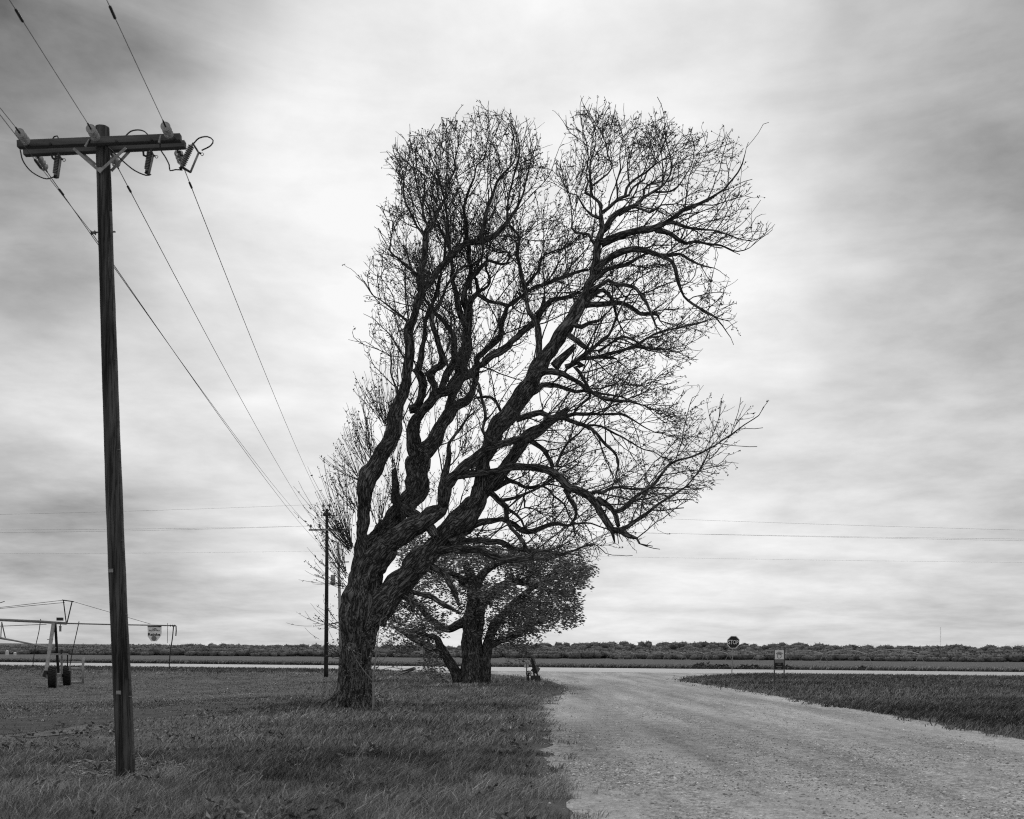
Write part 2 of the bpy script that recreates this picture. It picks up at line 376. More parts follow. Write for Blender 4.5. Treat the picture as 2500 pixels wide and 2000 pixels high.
def gravel_mat(name, lo, hi, big):
    m = bpy.data.materials.new(name); m.use_nodes = True; t = m.node_tree; b = t.nodes['Principled BSDF']; b.inputs['Roughness'].default_value = .9
    b.inputs['Specular IOR Level'].default_value = .2
    co = t.nodes.new('ShaderNodeTexCoord')
    def N(ty, **kw):
        n = t.nodes.new(ty)
        for k, v in kw.items():
            if k in n.inputs: n.inputs[k].default_value = v
            else: setattr(n, k, v)
        return n
    def mth(op, a, c):
        n = N('ShaderNodeMath', operation=op)
        for i, q in enumerate((a, c)):
            if isinstance(q, (int, float)): n.inputs[i].default_value = q
            else: t.links.new(q, n.inputs[i])
        return n.outputs[0]
    v1 = N('ShaderNodeTexVoronoi', Scale=24.0); v2 = N('ShaderNodeTexVoronoi', Scale=50.0); v3 = N('ShaderNodeTexVoronoi', Scale=9.0)
    n1 = N('ShaderNodeTexNoise', Scale=0.9, Detail=6.0, Roughness=.6); n2 = N('ShaderNodeTexNoise', Scale=3.0, Detail=5.0)
    mpn = N('ShaderNodeMapping'); mpn.inputs['Scale'].default_value = (1, .10, 1)
    t.links.new(co.outputs['Object'], mpn.inputs[0]); t.links.new(mpn.outputs[0], n1.inputs[0]); t.links.new(co.outputs['Object'], n2.inputs[0])
    for v in (v1, v2, v3): t.links.new(co.outputs['Object'], v.inputs['Vector'])
    sc_ = []
    for v in (v1, v2, v3):
        s_ = N('ShaderNodeSeparateColor'); t.links.new(v.outputs['Color'], s_.inputs[0]); sc_.append(s_.outputs[0])
    a = mth('ADD', mth('MULTIPLY', sc_[0], .34), mth('ADD', mth('MULTIPLY', sc_[1], .26), mth('MULTIPLY', mth('POWER', sc_[2], 3.0), .16)))
    co_n = N('ShaderNodeTexNoise', Scale=.55, Detail=4.0); t.links.new(mpn.outputs[0], co_n.inputs[0])
    cm = N('ShaderNodeMapRange'); cm.inputs['From Min'].default_value = .4; cm.inputs['From Max'].default_value = .62; cm.inputs['To Min'].default_value = .35; cm.inputs['To Max'].default_value = 1.7
    t.links.new(co_n.outputs['Fac'], cm.inputs['Value'])
    a = mth('ADD', mth('MULTIPLY', mth('SUBTRACT', a, .34), cm.outputs[0]), .36)
    wear = mth('ADD', mth('MULTIPLY', mth('SUBTRACT', n1.outputs['Fac'], .5), 1.25), mth('MULTIPLY', mth('SUBTRACT', n2.outputs['Fac'], .5), .55))
    a = mth('ADD', a, wear)
    r = N('ShaderNodeMapRange'); r.inputs['From Min'].default_value = -.05; r.inputs['From Max'].default_value = .85
    r.inputs['To Min'].default_value = lo; r.inputs['To Max'].default_value = hi
    t.links.new(a, r.inputs['Value'])
    cb = N('ShaderNodeCombineColor')
    for i in range(3): t.links.new(r.outputs[0], cb.inputs[i])
    t.links.new(cb.outputs[0], b.inputs['Base Color'])
    bp = N('ShaderNodeBump', Strength=.9, Distance=.02)
    t.links.new(mth('SUBTRACT', mth('MULTIPLY', sc_[0], .6), mth('MULTIPLY', v1.outputs['Distance'], 1.0)), bp.inputs['Height']); t.links.new(bp.outputs[0], b.inputs['Normal'])
    return m
M['gravel'] = gravel_mat('pale_gravel', 0.12, 0.60, True)
M['stone'] = mat('gravel_stone', 0.20, 0.55, 5, 0.9, attr='tone')
sheet('gravel_road', [tuple(q) for q in road_np], 0.006, 'gravel', kind='structure')
M['highway'] = mat('pale_highway_surface', 0.31, 0.42, .5, 0.6, 0.2, (.15, 1, 1), bscale=60, detail=8)
hw = []
for X in (-600, 600):
    hw += [(X, 96 - .24 * X), (X, 78.5 - .24 * X)]
sheet('highway', [hw[0], hw[1], hw[3], hw[2]], 0.014, 'highway', kind='structure')
# muddy wheel track across the mown field on the left
mud_px = [(-60, 1812), (80, 1796), (180, 1784), (300, 1770), (470, 1752), (620, 1734), (720, 1722), (716, 1714), (600, 1718), (440, 1728), (280, 1742), (150, 1752), (40, 1762), (-60, 1768)]
mud = [(lambda q: (q.x, q.y))(G(a, b, -.08)) for a, b in mud_px]
M['mud'] = mat('muddy_track', 0.010, 0.045, 1.6, 0.9, 0.8, (1, 1, 1), detail=8, bscale=9, bdist=.05)
sheet('mud_track', mud, 0.006, 'mud', step=3, kind='structure')
mud_np = np.array(mud)
sand = [(lambda q: (q.x, q.y))(G(a, b, -.06)) for a, b in ((20, 1806), (90, 1799), (160, 1786), (215, 1776), (270, 1781), (230, 1794), (150, 1803), (70, 1810))]
M['sand'] = mat('pale_sand', 0.05, 0.14, 2.5, 0.95, 0.6, detail=8, bscale=18, bdist=.03)
sheet('sand_patch', sand, 0.012, 'sand', step=2, kind='structure')
bare_px = [(120, 1880), (200, 1862), (330, 1858), (440, 1868), (470, 1884), (380, 1902), (300, 1912), (180, 1908), (130, 1896)]
bare = [(lambda q: (q.x, q.y))(G(a, b)) for a, b in bare_px]
M['bare'] = mat('bare_soil', 0.04, 0.22, 3.5, 0.95, 0.8, detail=8, bscale=22, bdist=.03)
sheet('bare_soil', bare, 0.008, 'bare', step=2, kind='structure')
bare_np = np.array(bare)

# ------------------------------------------------------------------ the big bare tree
TILE = {'a': (800, 1200), 'b': (800, 900), 'c': (1200, 900), 'd': (1200, 1150), 'e': (850, 600), 'f': (1250, 600), 'g': (900, 300), 'h': (1300, 300)}
TS = 5.39
TY = 2500 * 1.7 / (1733 - 1583.0)        # 28.3 m
tree_base = P(866, 1733, TY); tree_base.z = 0
# depth slope (metres toward +Y per metre of length), points (tile letter or s = photo pixels; x, y, radius in tile pixels)
LIMBS = [
 ('trunk', 0.0, 's 860,1740,300 s 863,1715,258 s 867,1680,218 s 869,1634,204 s 873,1580,218 s 878,1530,246 s 884,1480,275 s 890,1440,250 s 898,1400,200 s 910,1370,150'),
 ('A', -.10, 's 884,1400,130 a 430,800,115 420,640,90 450,400,88 470,250,92 490,100,95 b 495,1560,112 540,1400,125 640,1230,120 740,1080,112 830,930,112 870,750,112 920,560,105 980,400,92 1030,250,80 1060,100,68 e 795,1500,85 810,1300,76 815,1130,66 850,980,60 900,830,58 940,700,54 975,570,52 970,400,46 980,250,45 1000,100,44 g 750,1600,44 755,1500,42 800,1380,38 880,1230,33 960,1080,27 1010,950,20 1020,850,16 1100,700,13 1140,600,11 1140,450,8 1180,250,6 1160,100,5'),
 ('B', .25, 's 890,1430,190 a 470,900,150 520,760,135 640,600,125 760,460,120 880,330,125 1010,200,140 1120,80,160 b 1160,1540,165 1170,1400,160 1190,1250,165 1200,1130,150 1130,1020,110 1100,850,92 1150,700,84 1250,550,76 1350,420,70 1450,330,66 1580,290,66 1680,200,75 1760,90,80 e 1500,1520,90 1540,1300,80 1560,1150,74 1580,1020,66 1560,850,55 1530,620,42 1590,470,40 1610,330,32 1590,200,30 1595,50,28 g 1285,1500,36 1290,1300,30 1260,1100,22 1310,900,17 1380,740,13 1420,560,11 1520,480,10 1560,280,8 1590,100,6 1590,-40,5'),
 ('C', -.30, 's 895,1450,230 a 560,1050,180 690,850,165 850,650,158 1050,490,150 1250,390,135 1400,300,120 1500,180,95 1530,50,88 b 1545,1550,80 1555,1400,66 1565,1250,48 1590,1130,40 1600,1000,28 1680,880,18 1750,760,14 1830,640,10'),
 ('D', -.18, 's 905,1510,215 a 750,1400,195 950,1200,178 1150,1000,165 1340,810,150 1450,680,140 1600,500,150 1770,340,165 1880,210,150 1960,90,125 s 1168,1195,110 1173,1165,100 1178,1130,100 1190,1100,105 c 30,880,135 130,720,138 230,580,136 330,450,130 430,300,126 520,180,112 600,80,112 f 410,1550,108 480,1450,98 560,1320,98 640,1180,94 700,1080,90 770,960,86 850,840,80 920,720,74 980,600,68 1030,480,64 1070,350,60 1090,220,60 1120,80,56 h 870,1617,58 900,1500,58 910,1400,52 900,1280,40 895,1180,34 910,1100,26 850,1010,22 780,950,20 705,920,18 715,850,14 730,780,12 700,650,10 730,480,9 720,300,7 660,60,5'),
 ('D2', .30, 's 1168,1215,100 1185,1200,95 c 60,1470,92 160,1350,90 240,1200,90 330,1080,86 420,960,86 530,860,84 650,780,76 780,690,70 900,620,58 985,555,42'),
 ('M', .35, 'b 1200,1150,150 1330,1020,125 1450,880,105 1530,720,95 1600,600,95 1700,500,74 1840,420,60 1900,330,50 1925,240,46 1950,130,44 e 1700,1480,50 1760,1400,46 1900,1280,46 2000,1180,44 2020,1050,40 2060,900,34 2110,780,30 f 130,660,28 250,580,28 400,510,26 550,450,26 700,410,25 850,350,22 1010,320,20'),
 ('M3', -.25, 'b 1590,600,60 1620,430,60 1640,320,60 1700,220,70 1800,120,70 1900,60,60 s 1160,895,40 e 1780,1560,46 1850,1490,60 2000,1380,62 2130,1290,56 f 0,1250,46 130,1150,46 260,1050,48 330,920,45 420,800,44 520,720,38 650,690,30 800,650,24 900,600,18'),
 ('S', -1.0, 'a 920,170,100 1000,210,88 1100,270,80 1280,400,75 1380,510,70 1415,590,62'),
 ('Q', -.1, 'a 900,150,80 s 965,1215,62 b 890,1600,56 890,1480,50 880,1385,45'),
 ('F', -.5, 'b 1570,1500,80 1650,1430,85 1750,1350,82 1900,1200,76 2050,1080,68 c 0,1010,62 150,980,52 300,945,46 440,900,44 520,850,36 640,770,26 720,640,18'),
 ('H', -.22, 'b 1560,1460,70 1640,1420,62 1850,1390,52 2100,1360,48 c 50,1350,58 200,1320,55 350,1300,55 550,1310,56 700,1350,60 850,1420,62 d 950,150,65 1050,230,60 1200,290,60 1320,350,58 1380,450,50 1440,560,50 1510,680,50 1590,770,50 1700,785,46 1800,850,38 1900,890,22 1940,950,14'),
 ('H1', .3, 'd 960,240,36 1040,360,32 1100,450,28 1110,560,22 1060,680,15'),
 ('H1b', .4, 'd 1580,790,30 1600,860,24 1615,940,14'),
 ('H2', -.3, 'd 1390,365,42 1530,450,38 1610,540,35 1640,650,34 1670,735,30'),
 ('H3', -.3, 'd 1610,535,32 1680,520,30 1750,480,28 1900,350,26 2050,240,24 2150,150,22 s 1637,1132,19 1698,1112,15 1744,1088,12 1805,1045,9 1851,1014,6'),
 ('H4', .2, 'd 1690,770,36 1800,730,32 1950,620,28 2150,480,24 s 1640,1212,18 1680,1180,13 1710,1150,9'),
 ('H5', .5, 'd 1290,310,28 1370,270,26 1450,290,25 1560,240,22 1700,220,20 1900,240,18 2150,230,15 s 1660,1195,9'),
 ('G1', -.3, 'c 330,670,50 420,640,44 500,620,40 650,590,38 760,620,34 850,650,30 950,660,36 1050,700,30 1200,740,28 1300,790,25 1400,880,22 1500,1000,22 1590,1090,20 1650,1200,18 1660,1320,16 1640,1420,12'),
 ('G2', .3, 'c 1230,755,22 1350,745,18 1450,760,18 1550,810,16 1700,890,14 1850,980,12 2000,1060,9 2150,1100,6'),
 ('G3', .35, 'c 840,650,36 1000,620,32 1120,590,29 1300,600,26 1500,600,22 1700,600,18 1850,660,14 2000,750,10 2150,840,7'),
 ('G4', -.4, 'c 430,950,48 500,950,38 600,1000,36 700,1080,36 760,1180,34 790,1290,30'),
 ('G5', -.2, 'c 850,1300,26 900,1160,20 960,1050,18 1050,930,16 1150,850,14 1250,740,12 1400,640,10 1550,500,8'),
 ('K1', .35, 'c 480,330,60 580,290,48 660,220,40 770,205,35 900,230,30 1000,280,28 1100,310,25 1200,290,22 1330,310,20 1500,340,17 1700,370,13 1900,440,9 2100,520,6'),
 ('K2', -.3, 'c 560,110,70 700,50,58 800,40,52 950,80,40 1060,130,35 1180,190,32 1260,260,32 1350,310,28 1450,380,24 1600,410,20 1800,430,15 2000,480,10'),
 ('K3', .1, 'f 780,1570,38 860,1540,36 950,1590,30 c 1100,-20,27 1180,60,26 1220,150,25 1270,280,25 1290,370,22 1200,460,20 1080,570,16'),
 ('R1', -.35, 'a 1330,830,120 1420,770,90 1600,770,70 1800,760,60 2000,770,55 2150,830,55 d 150,1170,50 350,1160,45 520,1150,44 600,1075,30 750,1060,25 900,1110,20 1100,1050,15 1250,980,12 1350,960,8 1500,1080,6'),
 ('R2', .25, 'a 1600,680,80 1680,620,66 1760,550,60 1900,460,55 2050,410,50 2150,390,46 d 60,640,42 150,630,40 300,700,40 400,790,40 550,800,36 700,730,32 850,690,28 1000,720,22 1150,690,16 1300,690,12 1500,760,8'),
 ('R3', .5, 'a 1580,740,60 1800,650,50 1950,630,46 2100,660,46 d 0,930,46 150,940,46 300,1030,36 450,1050,30 600,1065,24 750,1050,16 900,1000,10'),
 ('R4', -.4, 'a 1300,960,60 1390,990,52 1470,1050,50 1550,1120,46 1610,1220,40 1680,1350,35 1720,1470,24'),
 ('R5', -.5, 'a 1000,1250,50 1080,1300,42 1200,1350,40 1350,1380,40 1500,1470,38 1650,1540,28 1760,1600,18'),
 ('R6', -.3, 'a 960,1330,60 1010,1380,52 1090,1450,46 1115,1565,34'),
 ('R7', -.3, 's 1185,1200,50 d 0,290,46 100,380,46 190,480,45 200,600,36 220,690,33 300,800,30 400,920,30 470,1040,24 520,1110,16'),
 ('R7b', .2, 'd 200,490,28 330,580,22 390,650,20 430,750,14'),
 ('R8', .3, 's 1190,1196,42 d 50,240,40 150,180,35 260,140,28 350,170,25 430,220,22 600,210,18 750,180,14 900,200,10'),
 ('R9', -.1, 'd 110,390,34 250,370,28 400,320,24 550,260,18 680,180,14 740,110,9'),
 ('R10', .3, 'd 680,200,14 760,250,16 820,330,16 950,430,14 1000,550,12 1050,650,8'),
 ('R11', .1, 'd 200,500,14 410,330,16 430,480,16 545,490,12'),
 ('t1', .3, 'f 900,770,55 1000,775,42 1100,770,38 1330,755,35 1450,770,31 1580,820,30 1690,890,28 1820,890,25 1930,930,20 1950,990,10'),
 ('t2', -.3, 'f 1000,600,50 1130,540,35 1270,450,32 1350,510,30 1450,510,28 1600,550,26 1720,680,25 1790,800,22 1850,930,20 1890,1080,14'),
 ('t3', .4, 'f 1060,460,45 1200,350,32 1330,280,30 1500,240,28 1650,160,24 1770,100,18'),
 ('t4', -.2, 'f 1090,330,70 1180,240,58 1250,190,55 1400,100,50 1550,60,46 1700,60,45 1850,100,40 2000,150,35 2080,200,30 2150,300,28 s 1659,695,24 1673,723,21 1712,752,18 1741,771,13 1766,795,9 1785,824,5'),
 ('t4b', .3, 'f 1950,120,28 2080,130,24 s 1660,622,20 1690,640,15 1720,650,11 1745,655,7'),
 ('t5', .5, 'f 930,740,50 1050,660,40 1200,600,32 1300,700,25 1345,850,20 1390,980,15 1460,1130,11'),
 ('t6', -.6, 'f 740,1020,50 800,1040,36 930,1070,35 1040,1010,30 1150,980,26'),
 ('t7', -.4, 'f 690,1130,50 760,1190,40 850,1260,35 960,1350,28'),
 ('t8', -.1, 'f 700,1600,45 780,1570,36 900,1480,32 1000,1410,30 1150,1270,25 1280,1180,22 1340,1050,20 1400,900,16 1450,780,14 1550,600,10 1620,480,7'),
 ('t9', .2, 'f 880,1490,32 1100,1470,26 1300,1420,24 1450,1370,22 1650,1290,20 1800,1200,18 1950,1130,16 2150,1080,13 s 1690,792,10 1730,780,6'),
 ('t9b', .3, 'f 1100,1470,22 1250,1470,22 1370,1480,18'),
 ('t10', -.3, 'f 1130,1400,26 1250,1320,20 1350,1250,18 1460,1190,16 1600,1250,13 1800,1370,10 1950,1400,7'),
 ('stub', .0, 'f 560,1590,75 620,1520,70 700,1430,60 790,1335,48'),
 ('Pst', .45, 'c 500,100,60 s 1308,880,60 f 335,1480,52 340,1250,46 330,1080,44 290,950,42 230,850,32 190,650,32 150,500,38 120,350,30 90,200,25 80,50,23 g 1965,1480,20 1830,1300,16 1830,1100,15 1860,900,14 1920,650,12 1980,350,9 1940,100,7 1900,20,5'),
 ('Pb', .2, 'f 330,900,40 400,820,36 420,700,28'),
 ('Pc', -.2, 'f 180,520,26 260,440,24 330,350,20 400,180,16 500,100,13 650,50,10'),
 ('e1', -.2, 'h 900,1590,70 1080,1510,55 1250,1460,50 1450,1420,48 1600,1400,45 1750,1310,38 1870,1220,34 2000,1140,28 2150,1090,23 s 1756,468,17 1795,434,13 1812,400,9 1822,360,5'),
 ('e2', .3, 'h 1620,1410,38 1750,1440,35 1850,1500,30 1950,1570,28 2050,1590,22 2150,1560,19 s 1760,600,14 1800,612,9 1830,605,6'),
 ('e3', -.3, 'h 1740,1320,32 1850,1310,28 1980,1360,25 2100,1390,20 s 1740,562,15 1790,578,10 1835,590,6'),
 ('e4', .2, 'h 900,1190,36 1000,1120,28 1060,1060,25 1150,990,25 1270,960,20 1300,890,16 1380,810,14 1470,750,12 1500,650,10 1600,550,8 1680,400,6'),
 ('e4b', -.2, 'h 1220,950,20 1240,860,20 1330,760,18 1480,670,16 1600,550,12 1700,480,9'),
 ('e4c', .4, 'h 1120,1000,16 1115,860,14 1110,770,12 1170,600,10 1155,450,8 1180,200,6'),
 ('e5', -.4, 'h 1130,1210,30 1300,1120,24 1420,1130,20 1560,1170,18 1650,1120,16 1700,1080,12 1900,1070,8'),
 ('e6', .1, 'h 920,1430,46 960,1390,45 1030,1290,40 1100,1210,38 1200,1150,34 1350,1080,30 1450,980,25 1600,910,20 1700,850,17 1780,760,14 1830,620,12 1820,450,10 1770,300,9 1750,100,7 1745,-60,5'),
 ('e7', .4, 'h 1620,910,18 1750,910,16 1870,870,13 2000,720,10 2100,560,8 2130,350,6'),
 ('e8', .3, 'h 1460,970,18 1470,880,16 1560,790,14 1700,770,12 1720,600,10 1690,350,7'),
 ('e9', -.3, 'h 800,820,16 930,720,13 1040,600,11 1000,430,9 960,250,7'),
 ('e10', .3, 'h 790,880,14 760,700,13 770,480,10 830,250,8 800,30,5'),
 ('k5', -.3, 'h 880,1255,28 780,1215,24 700,1140,16 620,1020,13 580,960,11 470,930,8'),
 ('k6', .3, 'h 840,1617,34 780,1550,26 740,1470,22 650,1450,18 570,1440,15 520,1380,13 520,1250,11 500,1050,9 450,900,6'),
 ('L1', .3, 'e 960,560,46 1080,480,48 1180,340,45 1300,200,45 1420,80,45 g 1280,1595,42 1400,1560,44 1500,1530,46 1650,1490,44 1780,1350,34 1870,1230,25 1970,1080,18 2050,900,13 2090,650,9 2120,350,6'),
 ('L2', -.3, 'g 1440,1550,36 1490,1430,34 1530,1200,30 1580,1050,27 1650,900,22 1700,800,18 1780,680,14 1900,530,11 1950,350,8 1930,130,6 1830,20,4'),
 ('N1', -.3, 'e 1560,1060,60 1490,930,50 1450,800,46 1410,600,40 1380,450,34 1385,340,26 g 1040,1500,26 1040,1350,24 1020,1150,20 990,950,15 930,750,12 880,600,10 810,450,8 770,250,5'),
 ('N2', .3, 'e 1580,980,60 1600,880,50 1590,780,42 1640,690,36 1710,620,38 1690,540,30 1670,440,22'),
 ('N3', -.2, 'e 1700,640,30 1850,730,28 2000,760,24 2100,790,20'),
 ('N4', .2, 'e 1730,600,24 1840,530,20 1860,420,18 1810,300,16 1830,210,14'),
 ('N5', .3, 'e 1600,450,34 1670,370,32 1750,290,26 1860,200,22 1980,235,20 2090,235,18 2130,80,15 g 1700,1700,12'),
 ('O1', .2, 's 1000,1000,60 b 1180,500,60 1240,300,62 1230,150,66 1200,30,64 e 960,1560,48 975,1400,38 1000,1200,32 1010,1050,30 1060,880,26 1140,700,22 1190,500,16 g 1000,1700,14 960,1450,12 820,1250,10 700,1000,8 620,750,7 560,560,6 400,430,4'),
 ('O2', -.3, 'b 1330,480,60 1400,330,50 1400,200,55 1330,60,60 e 1260,1550,58 1200,1330,42 1160,1170,40 1115,1010,40 1120,880,34 1230,700,24 1300,520,20 1400,380,18 1500,280,18 1700,240,15 g 1500,1700,10'),
 ('O3', .3, 'b 1480,300,54 e 1370,1500,46 1390,1350,42 1390,1220,44 1330,1100,36 1230,980,35 1150,890,30 1020,720,24 940,560,22 890,400,20 800,290,16 680,180,12 560,60,9 g 300,1500,6'),
 ('U1', -.3, 'e 850,1050,30 700,930,16 560,820,12 420,720,9 300,640,6'),
 ('U2', -.2, 'b 980,450,60 900,250,18 820,60,13 e 560,1480,9 400,1380,6 200,1300,4'),
 ('V1', -.2, 'e 970,420,26 850,330,22 740,240,18 640,150,14 540,60,10 g 320,1300,7 240,1270,5'),
 ('V2', .3, 'g 760,1530,26 640,1350,18 560,1200,15 480,1000,12 450,800,10 430,600,8 350,420,6 310,290,4'),
 ('V3', -.3, 'g 800,1400,24 720,1200,20 740,950,15 740,700,11 650,620,9 620,400,6'),
 ('W1', .2, 'c 200,1500,28 s 1235,1165,24 c 250,1480,26 340,1510,24 440,1560,22 620,1550,17 760,1480,12'),
 ('X1', .3, 'c 120,560,24 60,430,26 0,380,24 b 2080,370,22 1960,400,14'),
 ('X2', -.2, 'c 60,1060,20 -100,850,22 b 2080,650,26 2040,420,24 1990,220,22 1900,100,16'),
]
def parse(spec):
    out = []; tile = 's'
    for tok in spec.split():
        if tok in TILE or tok == 's': tile = tok; continue
        x, y, r = (float(q) for q in tok.split(','))
        if tile == 's': out.append((x, y, r / TS))
        else: ox, oy = TILE[tile]; out.append((ox + x / TS, oy + y / TS, r / TS))
    return out
def catmull(pts, step):
    """pts: list of numpy arrays (x,y,z,r); resample at about `step` metres"""
    P0 = [2 * pts[0] - pts[1]] + pts + [2 * pts[-1] - pts[-2]]; out = []
    for i in range(1, len(P0) - 2):
        a, b, c, d = P0[i - 1:i + 3]; n = max(1, int(np.linalg.norm((c - b)[:3]) / step))
        for k in range(n):
            t = k / n
            out.append(.5 * ((2 * b) + (c - a) * t + (2 * a - 5 * b + 4 * c - d) * t * t + (3 * b - a - 3 * c + d) * t ** 3))
    out.append(pts[-1]); return out
tree = thing('old_shade_tree', tree_base, 'huge old leaning tree with nearly bare spreading branches beside the gravel road', 'tree')
limb_pts = []     # every resampled limb point: (u, v, depth, limb index)
limb_nodes = []   # (Vector, radius, limb index)
def bark_tube(pts, n, ridge, flare=False, lumpy=1.0):
    mb = MB(); mb.tube([Vector(q[:3]) for q in pts], [max(q[3], .004) for q in pts], n)
    k = len(pts); ln_ = 0; mb.bk = []; sh = 13.7 * (pts[0][0] + pts[0][2] * 1.7)
    for i in range(k):
        if i: ln_ += float(np.linalg.norm((pts[i] - pts[i - 1])[:3]))
        rr = max(pts[i][3], .03)
        for j in range(n):
            th = 2 * math.pi * j / n; mb.bk.append((math.cos(th) * rr + sh, math.sin(th) * rr, ln_))
    if ridge:
        for i in range(k):
            c = Vector(pts[i][:3]); r = pts[i][3]
            for j in range(n):
                v = mb.v[i * n + j]; d = v - c
                b_ = mb.bk[i * n + j]; q = Vector((b_[0] * 7.5, b_[1] * 7.5, b_[2] * 1.1))
                w1 = 1 - abs(noise.noise(q)) * 2; w2 = 1 - abs(noise.noise(q * 2.1 + Vector((9, 4, 2)))) * 2
                lump = noise.noise(v * 1.5) * .13 + noise.noise(v * 3.3 + Vector((5, 5, 5))) * .13 + max(0, noise.noise(v * 1.9 + Vector((2, 7, 1))) - .35) * .9
                amp = lump * lumpy * r + min(ridge, .30 * r) * (w1 * .6 + w2 * .4 - .6)
                if flare:
                    hgt = max(0, 1 - (v.z + .05) / 1.1)
                    th = math.atan2(d.y, d.x)
                    amp += r * hgt ** 2.2 * (.22 + .20 * math.sin(th * 5 + .7) + .45 * max(0, math.cos(th - 2.95)) ** 4)
                mb.v[i * n + j] = v + d.normalized() * amp
    return mb
for li, (nm, slope, spec) in enumerate(LIMBS):
    raw = parse(spec); d0 = TY
    if limb_pts:
        arr = np.array([q[:2] for q in limb_pts]); dd = np.hypot(arr[:, 0] - raw[0][0], arr[:, 1] - raw[0][1])
        d0 = limb_pts[int(dd.argmin())][2]
    pts = []; Lm = 0.0; pu, pv = raw[0][:2]
    for i, (u, v, r) in enumerate(raw):
        Lm += math.hypot(u - pu, v - pv) / 88.0; pu, pv = u, v
        wob = 0 if nm == 'trunk' else .22 * noise.noise(Vector((Lm * .6, li * 3.7, 0))) * min(1, Lm)
        # slope eases off so a limb arches away and then runs along
        Y = d0 + slope * 4.2 * (1 - math.exp(-Lm / 4.2)) + wob
        p = P(u, v, Y); pts.append(np.array((p.x, p.y, p.z, (r if r > 30 or nm == 'trunk' else r * .88) / FPX * Y)))
    if nm == 'trunk': pts[0][2] = -.15
    big = max(q[3] for q in pts[:4]) > .13
    rs = catmull(pts, .09 if big else .12)
    for i, q in enumerate(rs):       # crooked growth
        if nm in ('trunk',): continue
        f = min(1, i / 6) * min(.085, .03 + .45 * q[3])
        w = Vector(q[:3]); q[:3] += np.array(noise.noise_vector(w * 1.7 + Vector((li, 0, 0)))) * f + np.array(noise.noise_vector(w * 4.3 + Vector((0, li, 0)))) * f * .38
        q[3] *= 1 + .16 * noise.noise(w * 2.6 + Vector((0, 0, li)))
    rmax = rs[0][3]
    n = 110 if nm == 'trunk' else (44 if big else (14 if rmax > .05 else 8))
    ridge = .075 if nm == 'trunk' else (.048 if big else (.012 if rmax > .05 else .003))
    tb_ = bark_tube(rs, n, ridge, nm == 'trunk')
    if nm in ('S', 'Q', 'stub', 'R6', 't6', 'D2', 'Pb', 'H1b', 't9b', 't7'):      # splintered ends
        ax_ = Vector(rs[-1][:3]) - Vector(rs[-2][:3]); ax_.normalize(); k0 = (len(rs) - 1) * n
        for j in range(n):
            e_ = tb_.v[k0 + j]; c_ = Vector(rs[-1][:3]); tb_.v[k0 + j] = c_ + (e_ - c_) * RND.uniform(.45, .95) + ax_ * rs[-1][3] * RND.uniform(-.6, 1.5)
    tb_.build('trunk' if nm == 'trunk' else 'limb', 'bark', tree, smooth=not big)
    for q in rs:
        u, v = px(q); limb_pts.append((u, v, q[1], li)); limb_nodes.append((Vector(q[:3]), q[3], li))

# crown silhouette (photo pixels / OV)
SIL = np.array([(660, 1150), (672, 1040), (700, 1000), (700, 930), (735, 850), (762, 770), (785, 740), (770, 650), (774, 570), (795, 520), (800, 470), (825, 430), (824, 310), (890, 285), (960, 250), (1030, 236), (1075, 255), (1112, 275), (1140, 330), (1165, 372), (1180, 300), (1200, 242), (1245, 214), (1300, 245), (1400, 246), (1440, 285), (1520, 272), (1572, 308), (1562, 390), (1600, 420), (1607, 490), (1560, 522), (1500, 545), (1512, 600), (1550, 680), (1520, 712), (1470, 690), (1475, 752), (1425, 800), (1470, 825), (1590, 850), (1602, 875), (1545, 940), (1530, 1000), (1450, 1062), (1392, 1105), (1360, 1147), (1292, 1135), (1285, 1170), (1230, 1192), (1100, 1195), (950, 1190), (840, 1190), (780, 1000), (740, 1100), (700, 1180)]) * OV
def in_sil(p, poly=SIL):
    u, v = px(p); x, y = np.array([u]), np.array([v]); return bool(inside(poly, x, y)[0])

def colonize(seeds, attractors, step, kill, infl, trop, iters, jit=.22, maxch=3, tropf=None):
    """space colonisation: returns nodes (Vector), parents; seeds are (Vector,) roots"""
    pos = [Vector(s) for s in seeds]; par = [-1] * len(pos); nch = [0] * len(pos); prev = [Vector((0, 0, 0))] * len(pos)
    att = [Vector(a) for a in attractors]; root_n = len(pos)
    for it in range(iters):
        kd = kdtree.KDTree(len(pos))
        for i, p in enumerate(pos): kd.insert(p, i)
        kd.balance(); acc = {}; alive = []
        for a in att:
            co, i, d = kd.find(a)
            if d < kill: continue
            alive.append(a)
            if d < infl:
                v = (a - co) / d
                if i in acc: acc[i] += v
                else: acc[i] = v.copy()
        att = alive
        if not acc: break
        grown = 0
        for i, v in acc.items():
            if nch[i] >= maxch or v.length < 1e-4: continue
            rj = Vector((RND.gauss(0, jit), RND.gauss(0, jit), RND.gauss(0, jit)))
            tr = tropf(pos[i]) if tropf else Vector((0, 0, trop))
            d = (v.normalized() + prev[i] * .45 + tr + rj).normalized()
            q = pos[i] + d * step
            co, j, dist = kd.find(q)
            if dist < step * .35: nch[i] += 1; continue
            pos.append(q); par.append(i); nch.append(0); prev.append(d); nch[i] += 1; grown += 1
        if not grown: break
    return pos, par, root_n
def branch_mesh(pos, par, rad, root_n, n=3):
    """every parent-child edge as a little tapered prism"""
    idx = np.array([i for i in range(root_n, len(pos))]); pi = np.array([par[i] for i in idx])
    A = np.array([pos[i][:] for i in pi]); B = np.array([pos[i][:] for i in idx]); ra = np.minimum(rad[pi], rad[idx] * 1.5); rb = rad[idx]
    return prisms(A, B, ra, rb, n)
